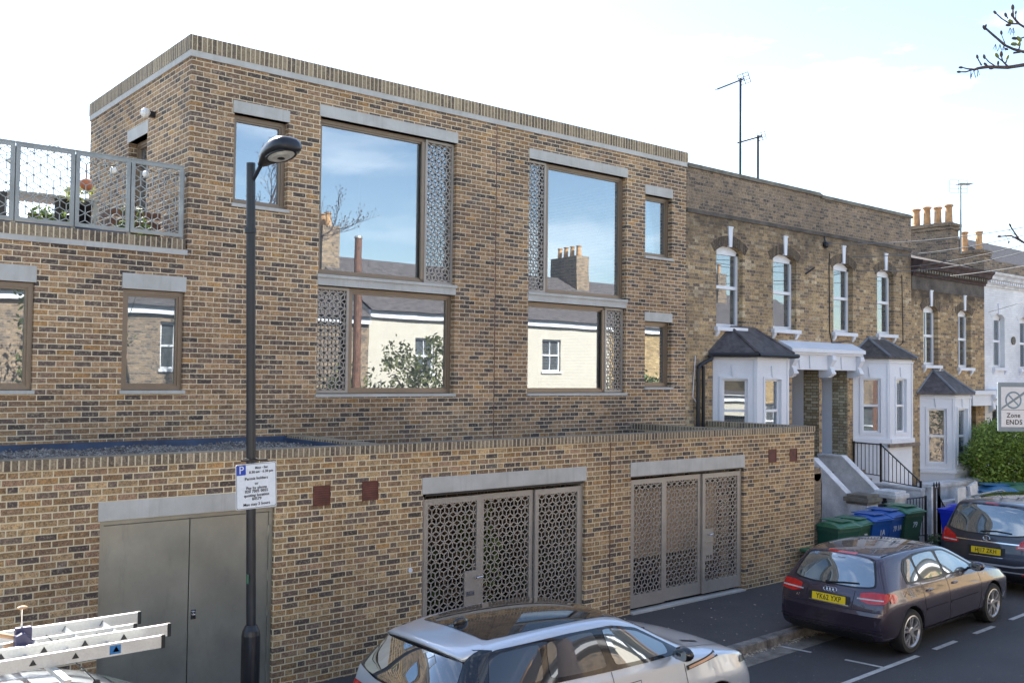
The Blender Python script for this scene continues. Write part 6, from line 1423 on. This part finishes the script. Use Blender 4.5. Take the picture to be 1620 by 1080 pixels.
# ---------- dark blue grey people carrier
Bv = dict(L=4.66, W=.94, xa=.95, xf=3.70, rw=.335, ground=.21,
          roofx=[.26, .36, .62, 1.1, 1.6, 2.1, 2.6, 3.5, 3.8, 4.1, 4.36, 4.48],
          roofz=[1.575, 1.61, 1.635, 1.655, 1.66, 1.64, 1.57, 1.07, 1.02, .96, .88, .80],
          roofw=[.62, .65, .665, .68, .68, .675, .65, .74, .74, .70, .64, .58],
          edge=[.05, .055, .055, .055, .055, .055, .05, .02, .02, .03, .03, .04],
          belt=[1.06, 1.07, 1.065, 1.05, 1.03, 1.01, .99, .97, .94, .90, .82, .70],
          bw=[.93, .93, .93, .935, .935, .935, .93, .93, .93, .92, .90, .86],
          tail=[.10, .03, 0, .05, .10], nose=[-.14, -.04, 0, -.02, -.12], bulge=(.07, .13), roofbulge=.03)
def carrier():
    T = thing('parked_car', 'dark blue grey people carrier with yellow rear plate HJ17 ZKH, parked ahead of the hatchback', 'car', (0, 0, 0), 0, 'cars parked along the kerb')
    me, bvh = car_body(Bv, 'paint_navy'); add_mesh('body', me, T)
    decal(MB(), bvh, 'B', [(-.72, 1.09), (-.60, 1.50), (-.3, 1.53), (.3, 1.53), (.60, 1.50), (.72, 1.09), (.4, 1.04), (-.4, 1.04)], .004, .05, .1).build('rear_window', 'glass_car', T, fix=False, smooth=True)
    decal(MB(), bvh, 'B', [(-.76, 1.07), (-.63, 1.545), (-.3, 1.56), (.3, 1.56), (.63, 1.545), (.76, 1.07), (.4, 1.015), (-.4, 1.015)], .002, .05, .1).build('rear_window_trim', 'trim_black', T, fix=False, smooth=True)
    for s_, md in ((-1, 'R'), (1, 'L')):
        decal(MB(), bvh, 'B', [(s_*.50, .86), (s_*.60, .98), (s_*.78, 1.07), (s_*.86, 1.05), (s_*.87, .88), (s_*.80, .82), (s_*.52, .83)], .010, .03, .12).build('tail_light', 'red_light', T, fix=False, smooth=True)
        decal(MB(), bvh, md, [(.05, .86), (.10, 1.06), (.26, 1.09), (.38, 1.0), (.26, .86)], .008, .03, .12).build('tail_light', 'red_light', T, fix=False, smooth=True)
        m = MB(); seam(m, bvh, 'B', [(s_*.54, .862), (s_*.80, .872)], .02, .013, .03); m.build('reversing_lamp', 'clear_light', T, fix=False)
        m = MB(); seam(m, bvh, 'B', [(s_*.62, .40), (s_*.76, .41)], .035, .012, .03); m.build('reflector', 'red_light', T, fix=False)
        dl = [(.60, 1.12), (.62, 1.30), (.80, 1.47), (1.6, 1.53), (2.3, 1.49), (2.8, 1.33), (3.3, 1.08), (3.3, 1.03), (2.0, 1.055)]
        decal(MB(), bvh, md, dl, .003, .06, .12).build('window_trim', 'trim_black', T, fix=False, smooth=True)
        for poly in ([(.66, 1.14), (.68, 1.29), (.84, 1.43), (1.2, 1.47), (1.22, 1.12)], [(1.30, 1.12), (1.28, 1.475), (2.05, 1.475), (2.15, 1.09)], [(2.23, 1.09), (2.13, 1.475), (2.35, 1.45), (2.8, 1.28), (3.15, 1.09)]):
            decal(MB(), bvh, md, poly, .006, .06, .1).build('side_window', 'glass_car', T, fix=False, smooth=True)
        m = MB(); [seam(m, bvh, md, p, .009, .002) for p in ([(1.25, 1.1), (1.35, .6), (1.25, .35)], [(2.2, 1.05), (2.2, .35)], [(3.3, 1.0), (3.25, .35)])]; m.build('door_seam', 'trim_black', T, fix=False)
        mirror(T, 3.0, s_*.86, 1.10, s_, 'paint_navy')
        for wx in (Bv['xa'], Bv['xf']): wheel(T, wx, s_*(Bv['W']-.12), Bv['rw'], s_)
        m = MB(); m.path([(0.66, s_*.60, 1.58), (.80, s_*.605, 1.615), (2.25, s_*.61, 1.62), (2.45, s_*.60, 1.56)], .014, 8); m.build('roof_rail', 'galv', T)
    m = MB(); seam(m, bvh, 'B', [(-.56, .905), (.56, .905)], .022, .012, .04); seam(m, bvh, 'B', [(-.30, .645), (.30, .645)], .012, .010, .04); m.build('tailgate_chrome', 'chrome', T, fix=False)
    m = MB(); seam(m, bvh, 'B', [(-.80, .60), (-.5, .56), (.5, .56), (.80, .60)], .012, .003); m.build('tailgate_seam', 'trim_black', T, fix=False)
    m = MB(); seam(m, bvh, 'B', [(-.82, .56), (-.5, .515), (.5, .515), (.82, .56)], .03, .014, .04); seam(m, bvh, 'B', [(-.84, .42), (.84, .42)], .02, .014); m.build('bumper_crease', 'paint_silver', T, fix=False)
    m = MB(); decal(m, bvh, 'B', [(-.70, .23), (-.74, .36), (.74, .36), (.70, .23)], .006, .05, .05); m.build('bumper_valance', 'trim_black', T, fix=False)
    decal(MB(), bvh, 'B', [(-.32, .66), (-.34, .82), (.34, .82), (.32, .66)], .003, .05, .05).build('plate_surround', 'trim_black', T, fix=False)  # dark of a plate recess put into colour, body stays flat here
    number_plate(T, bvh, 'HJ17 ZKH', 0, .745, .06)
    p = project(bvh, 'B', 0, .965, .010); m = MB(); ring(m, p, .045, .006, (0, 1.35, 0), (.2, 0, .9)); m.path([p+Vector((0, .03, -.025)), p+Vector((0, .03, .025))], .004, 5); m.path([p+Vector((0, .0, -.025)), p+Vector((0, .0, .025))], .004, 5); m.build('emblem', 'chrome', T)
    m = MB(); a, b, c = project(bvh, 'B', .12, 1.07, .02), project(bvh, 'B', -.15, 1.10, .02), project(bvh, 'B', -.42, 1.08, .018); m.path([a, b, c], .013, 6); m.build('rear_wiper', 'trim_black', T)
    m = MB(); seam(m, bvh, 'B', [(-.12, 1.565), (.12, 1.565)], .018, .006, .04); m.build('brake_light', 'red_light', T, fix=False)
    m = MB(); m.tube((.75, 0, 1.64), (.52, 0, 1.80), .006, .003, n=6); m.build('roof_aerial', 'trim_black', T)
    decal(MB(), bvh, 'T', [(2.66, -.58), (2.66, .58), (3.35, .70), (3.4, 0), (3.35, -.70)], .004, .06, .1).build('windscreen', 'glass_car', T, fix=False, smooth=True)
    decal(MB(), bvh, 'T', [(.75, -.48), (.75, .48), (2.4, .48), (2.4, -.48)], .003, .06, .06).build('glass_roof', 'gloss_black', T, fix=False, smooth=True)
    return T
CT = carrier(); CT.location = (17.2, 7.72, 0); CT.rotation_euler = (0, 0, R(2.2)); CT.scale = (.96, .95, .96)

# ---------- silver sport utility car, black roof and pillars
Cv = dict(L=4.37, W=.95, xa=.86, xf=3.52, rw=.37, ground=.26,
          roofx=[.36, .46, .72, 1.1, 1.55, 2.0, 2.42, 3.12, 3.50, 3.80, 4.06, 4.18],
          roofz=[1.575, 1.60, 1.625, 1.645, 1.65, 1.64, 1.60, 1.175, 1.14, 1.10, 1.04, .96],
          roofw=[.56, .60, .635, .655, .665, .665, .65, .74, .745, .72, .67, .60],
          edge=[.05, .055, .055, .055, .055, .055, .05, .025, .025, .03, .035, .04],
          belt=[1.20, 1.20, 1.19, 1.17, 1.145, 1.12, 1.10, 1.09, 1.07, 1.03, .96, .84],
          bw=[.91, .92, .93, .93, .93, .93, .93, .93, .935, .93, .91, .86],
          tail=[.12, .04, 0, .03, .10], nose=[-.14, -.04, 0, -.02, -.10], bulge=(.07, .12), roofbulge=.04)
def suv():
    T = thing('parked_car', 'light silver sport utility car with black glass roof and rear spoiler, parked behind the hatchback', 'car', (0, 0, 0), 0, 'cars parked along the kerb')
    me, bvh = car_body(Cv, 'paint_silver'); add_mesh('body', me, T)
    decal(MB(), bvh, 'T', [(.62, -.50), (.62, .50), (1.4, .555), (2.36, .545), (2.40, 0), (2.36, -.545), (1.4, -.555)], .004, .06, .08).build('glass_roof', 'gloss_black', T, fix=False, smooth=True)
    m = MB(); m.blob((.74, 0, 1.64), (.09, .022, .05), 12); m.build('fin_aerial', 'gloss_black', T, smooth=True)
    # spoiler: silver shelf carried past the rear window
    m = MB(); st_ = []
    for i in range(17):
        y = -.585+1.17*i/16; c = (y/.585)**2; pa, pb = project(bvh, 'T', .56, y, .004), project(bvh, 'T', .44, y, .010); x1 = .20+.09*c; z1 = pb.z-.030
        st_.append([tuple(pa), tuple(pb), (x1+.05, y, z1+.014), (x1, y, z1-.004), (x1+.01, y, z1-.03), (.45, y, pb.z-.06)])
    for a, b in zip(st_, st_[1:]):
        for j in range(5): m.quadv([a[j], a[j+1], b[j+1], b[j]])
    m.quadv(st_[0]); m.quadv(st_[-1]); m.build('rear_spoiler', 'paint_silver', T, smooth=True)
    m = MB(); m.path([(.235+.09*((-.56+1.12*i/10)/.585)**2, -.56+1.12*i/10, project(bvh, 'T', .44, -.56+1.12*i/10, 0).z-.062) for i in range(11)], .014, 6); m.build('spoiler_underside', 'trim_black', T)
    decal(MB(), bvh, 'B', [(-.84, 1.20), (-.64, 1.55), (.64, 1.55), (.84, 1.20), (.4, 1.14), (-.4, 1.14)], .008, .025, .06).build('rear_pillar_trim', 'gloss_black', T, fix=False, smooth=True)
    decal(MB(), bvh, 'B', [(-.70, 1.19), (-.56, 1.53), (.56, 1.53), (.70, 1.19), (.4, 1.16), (-.4, 1.16)], .012, .04, .10).build('rear_window', 'glass_tint', T, fix=False, smooth=True)
    for s_, md in ((-1, 'R'), (1, 'L')):
        m = decal(MB(), bvh, md, [(.30, 1.20), (.42, 1.48), (.62, 1.535), (1.5, 1.55), (2.1, 1.535), (2.46, 1.46), (2.96, 1.21), (3.08, 1.14), (2.0, 1.16), (1.0, 1.20)], .009, .028, .10); m.build('black_glasshouse', 'gloss_black', T, fix=False, smooth=True)
        for poly, g in (([(.42, 1.25), (.52, 1.46), (.66, 1.505), (1.12, 1.52), (1.05, 1.235)], 'glass_tint'), ([(1.13, 1.23), (1.20, 1.52), (1.82, 1.525), (1.90, 1.20)], 'glass_tint'), ([(2.0, 1.195), (1.95, 1.52), (2.12, 1.505), (2.45, 1.43), (2.80, 1.26), (2.82, 1.175)], 'glass_car')):
            decal(MB(), bvh, md, poly, .013, .03, .08).build('side_window', g, T, fix=False, smooth=True)
        m = MB(); [seam(m, bvh, md, p, .009, .002) for p in ([(1.0, 1.2), (1.2, .75), (1.2, .4)], [(1.93, 1.16), (1.95, .4)], [(3.0, 1.12), (3.02, .7), (2.98, .4)])]; m.build('door_seam', 'trim_black', T, fix=False)
        for hx in (1.42, 2.2): m = MB(); seam(m, bvh, md, [(hx-.11, 1.0), (hx+.11, 1.0)], .034, .005, .03); m.build('door_handle', 'paint_silver', T, fix=False); m = MB(); seam(m, bvh, md, [(hx-.12, 1.0), (hx+.12, 1.0)], .046, .003, .03); m.build('handle_gap', 'trim_black', T, fix=False)
        m = MB(); seam(m, bvh, md, [(3.03, 1.005), (3.32, 1.03), (3.58, 1.055)], .045, .006, .03); m.build('wing_vent', 'trim_black', T, fix=False); m = MB(); seam(m, bvh, md, [(3.06, 1.005), (3.30, 1.027), (3.52, 1.050)], .024, .012, .03); m.build('copper_blade', 'copper', T, fix=False)
        m = MB(); seam(m, bvh, 'T', [(3.42, s_*.50), (3.62, s_*.56)], .055, .005, .03); m.build('bonnet_vent', 'trim_black', T, fix=False)
        mirror(T, 2.84, s_*.88, 1.19, s_, 'gloss_black')
        decal(MB(), bvh, 'F', [(s_*.48, .86), (s_*.50, .93), (s_*.75, .97), (s_*.80, .90), (s_*.74, .85)], .008, .04, .10).build('headlight', 'glass_tint', T, fix=False, smooth=True)
        decal(MB(), bvh, md, [(3.98, .885), (4.02, .95), (4.14, .93), (4.16, .88)], .008, .03, .12).build('headlight', 'glass_tint', T, fix=False, smooth=True)
        decal(MB(), bvh, 'B', [(s_*.45, .98), (s_*.46, 1.05), (s_*.80, 1.06), (s_*.84, .98)], .008, .04, .10).build('tail_light', 'red_light', T, fix=False, smooth=True)
        for wx in (Cv['xa'], Cv['xf']):
            wheel(T, wx, s_*(Cv['W']-.12), Cv['rw'], s_)
            m = MB(); c = [(wx+(Cv['rw']+.075)*math.cos(a), Cv['rw']+(Cv['rw']+.075)*math.sin(a)) for a in [R(8+164*i/18) for i in range(19)]]; seam(m, bvh, md, c, .035, .006, .05); m.build('arch_lip', 'paint_silver', T, fix=False)
    decal(MB(), bvh, 'T', [(2.48, -.56), (2.48, .56), (3.02, .69), (3.06, 0), (3.02, -.69)], .004, .06, .1).build('windscreen', 'glass_car', T, fix=False, smooth=True)
    m = MB(); seam(m, bvh, 'T', [(3.10, -.66), (3.14, 0), (3.10, .66)], .05, .003); seam(m, bvh, 'T', [(3.2, -.72), (3.7, -.69), (4.0, -.62)], .008, .003); seam(m, bvh, 'T', [(3.2, .72), (3.7, .69), (4.0, .62)], .008, .003); m.build('bonnet_seam', 'trim_black', T, fix=False)
    m = MB(); decal(m, bvh, 'F', [(-.42, .80), (-.44, .94), (.44, .94), (.42, .80)], .006, .05, .08); m.build('grille', 'trim_black', T, fix=False)
    m = MB(); a, b = project(bvh, 'T', 3.06, -.1, .02), project(bvh, 'T', 2.75, -.55, .012); m.path([a, b], .009, 6); a, b = project(bvh, 'T', 3.05, .3, .02), project(bvh, 'T', 2.80, -.05, .012); m.path([a, b], .009, 6); m.build('windscreen_wiper', 'trim_black', T)
    return T
ST_ = suv(); ST_.location = (4.42, 6.78, 0); ST_.rotation_euler = (0, 0, R(1.0)); ST_.scale = (.90, .92, .925)

# ---------- silver grey van with ladders on its roof bars
Dv = dict(L=4.5, W=.92, xa=.9, xf=3.55, rw=.32, ground=.22,
          roofx=[.12, .22, .6, 1.1, 1.6, 2.1, 2.45, 3.35, 3.65, 3.95, 4.2, 4.33],
          roofz=[1.66, 1.70, 1.74, 1.76, 1.76, 1.74, 1.69, 1.15, 1.08, 1.0, .92, .82],
          roofw=[.66, .68, .69, .70, .70, .69, .67, .74, .74, .70, .64, .58],
          edge=[.05, .06, .06, .06, .06, .06, .05, .02, .02, .03, .03, .04],
          belt=[1.08, 1.08, 1.08, 1.07, 1.06, 1.04, 1.02, 1.0, .96, .92, .84, .72],
          bw=[.95]*8+[.93, .92, .90, .86], tail=[.08, .02, 0, .02, .05], nose=[-.14, -.04, 0, -.02, -.12], bulge=(.05, .13), roofbulge=.02)
def van():
    T = thing('parked_van', 'silver grey van carrying ladders, only its roof showing at the bottom left corner', 'van', (0, 0, 0))
    me, bvh = car_body(Dv, 'paint_van'); add_mesh('body', me, T)
    decal(MB(), bvh, 'T', [(2.56, -.60), (2.54, 0), (2.56, .60), (3.2, .70), (3.25, 0), (3.2, -.70)], .004, .06, .1).build('windscreen', 'glass_car', T, fix=False, smooth=True)
    for s_, md in ((-1, 'R'), (1, 'L')):
        decal(MB(), bvh, md, [(2.0, 1.10), (1.98, 1.55), (2.3, 1.55), (2.75, 1.35), (3.1, 1.12)], .004, .06, .1).build('side_window', 'glass_car', T, fix=False, smooth=True)
        m = MB(); [seam(m, bvh, md, p, .009, .002) for p in ([(1.9, 1.6), (1.9, .35)], [(3.2, 1.05), (3.15, .35)])]; m.build('door_seam', 'trim_black', T, fix=False)
        mirror(T, 2.9, s_*.84, 1.18, s_, 'trim_black')
        for wx in (Dv['xa'], Dv['xf']): wheel(T, wx, s_*(Dv['W']-.12), Dv['rw'], s_)
        m = MB(); m.path([(.5, s_*.60, 1.76), (2.3, s_*.60, 1.76)], .018, 8); m.build('roof_rail', 'chrome', T)
    for x in (.75, 2.0): m = MB(); m.box(x-.02, x+.02, -.70, .70, 1.93, 1.962); [m.box(x-.025, x+.025, y-.02, y+.02, 1.72, 1.93) for y in (-.62, .62)]; m.build('roof_bar', 'aluminium', T)
    m = MB(); p = project(bvh, 'T', 2.38, 0, 0); m.lathe([(.03, 0), (.02, .03)], p, 10); m.tube(p+Vector((0, 0, .02)), p+Vector((-.33, 0, .42)), .005, .003, n=6); m.build('roof_aerial', 'trim_black', T)
    return T
VT = van(); VT.location = (-.30, 6.85, 0); VT.rotation_euler = (0, 0, R(1.0)); VT.scale = (1, .95, .92)
def ladder(x0, x1, ya, yb, z, lab, sticker):
    t = thing('ladder', lab, 'ladder', (x1, (ya+yb)/2, z), 0, 'ladders on the van roof')
    for k, y in enumerate((ya, yb)):
        e = .05*k; mb = MB(); mb.box(x0, x1-e, y-.013, y+.013, z-.042, z+.042); o = mb.build('stile', 'aluminium', t, bevel=.004)
        mb = MB(); mb.box(x1-e-.005, x1-e+.022, y-.018, y+.018, z-.046, z+.046); mb.build('end_cap', 'rubber', t, bevel=.006)
        mb = MB(); n = int((x1-x0)/.25)
        for i in range(n): xx = x1-.30-i*.25; mb.prism([(xx-.022, z-.015), (xx+.022, z-.015), (xx, z+.022)], lambda u, v, d: (u, d, v), y-.0165, y-.012)
        mb.build('rung_end', 'trim_black', t)
    for i in range(int((x1-x0)/.25)): xx = x1-.30-i*.25; MB().prism([(xx-.018, z-.013), (xx+.018, z-.013), (xx, z+.018)], lambda u, v, d: (u, d, v), ya+.013, yb-.013).build('rung', 'aluminium', t)
    for a in ((sticker, sticker+.07), (x1-1.32, x1-1.20)): MB().box(*a, ya-.0165, ya-.0135, z-.028, z+.028).build('blue_sticker', 'sticker_blue', t)
ZL = 1.85
ladder(-1.6, 2.39, 6.55, 6.96, ZL, 'aluminium ladder with blue sticker, nearest the road on the van roof', 2.05)
ladder(-1.6, 2.50, 6.74, 7.20, ZL+.02, 'aluminium ladder with open rungs showing, farther from the road on the van roof', 1.1)
t = thing('ladder_clamp', 'dark blue ladder clamp with tan wing handle holding the ladders down', 'clamp', (1.6, 6.95, ZL+.1))
mb = MB(); mb.box(1.56, 1.66, 6.86, 6.90, ZL-.02, ZL+.15, mat=None); mb.prism([(1.545, ZL+.03), (1.63, ZL-.01), (1.66, ZL+.07), (1.60, ZL+.13), (1.55, ZL+.11)], lambda u, v, d: (u, d, v), 6.80, 6.86); mb.build('body', 'clamp_dark', t, bevel=.006)
mb = MB(); mb.tube((1.60, 6.88, ZL+.12), (1.60, 6.88, ZL+.27), .006, n=6); mb.build('threaded_rod', 'chrome', t)
mb = MB(); mb.blob((1.60, 6.88, ZL+.275), (.035, .02, .012), 8); mb.tube((1.56, 6.88, ZL+.09), (1.46, 6.9, ZL+.12), .014, .018, n=8); mb.tube((1.56, 6.86, ZL+.06), (1.49, 6.84, ZL+.05), .012, .012, n=8); mb.build('wing_handle', 'clamp_handle', t)
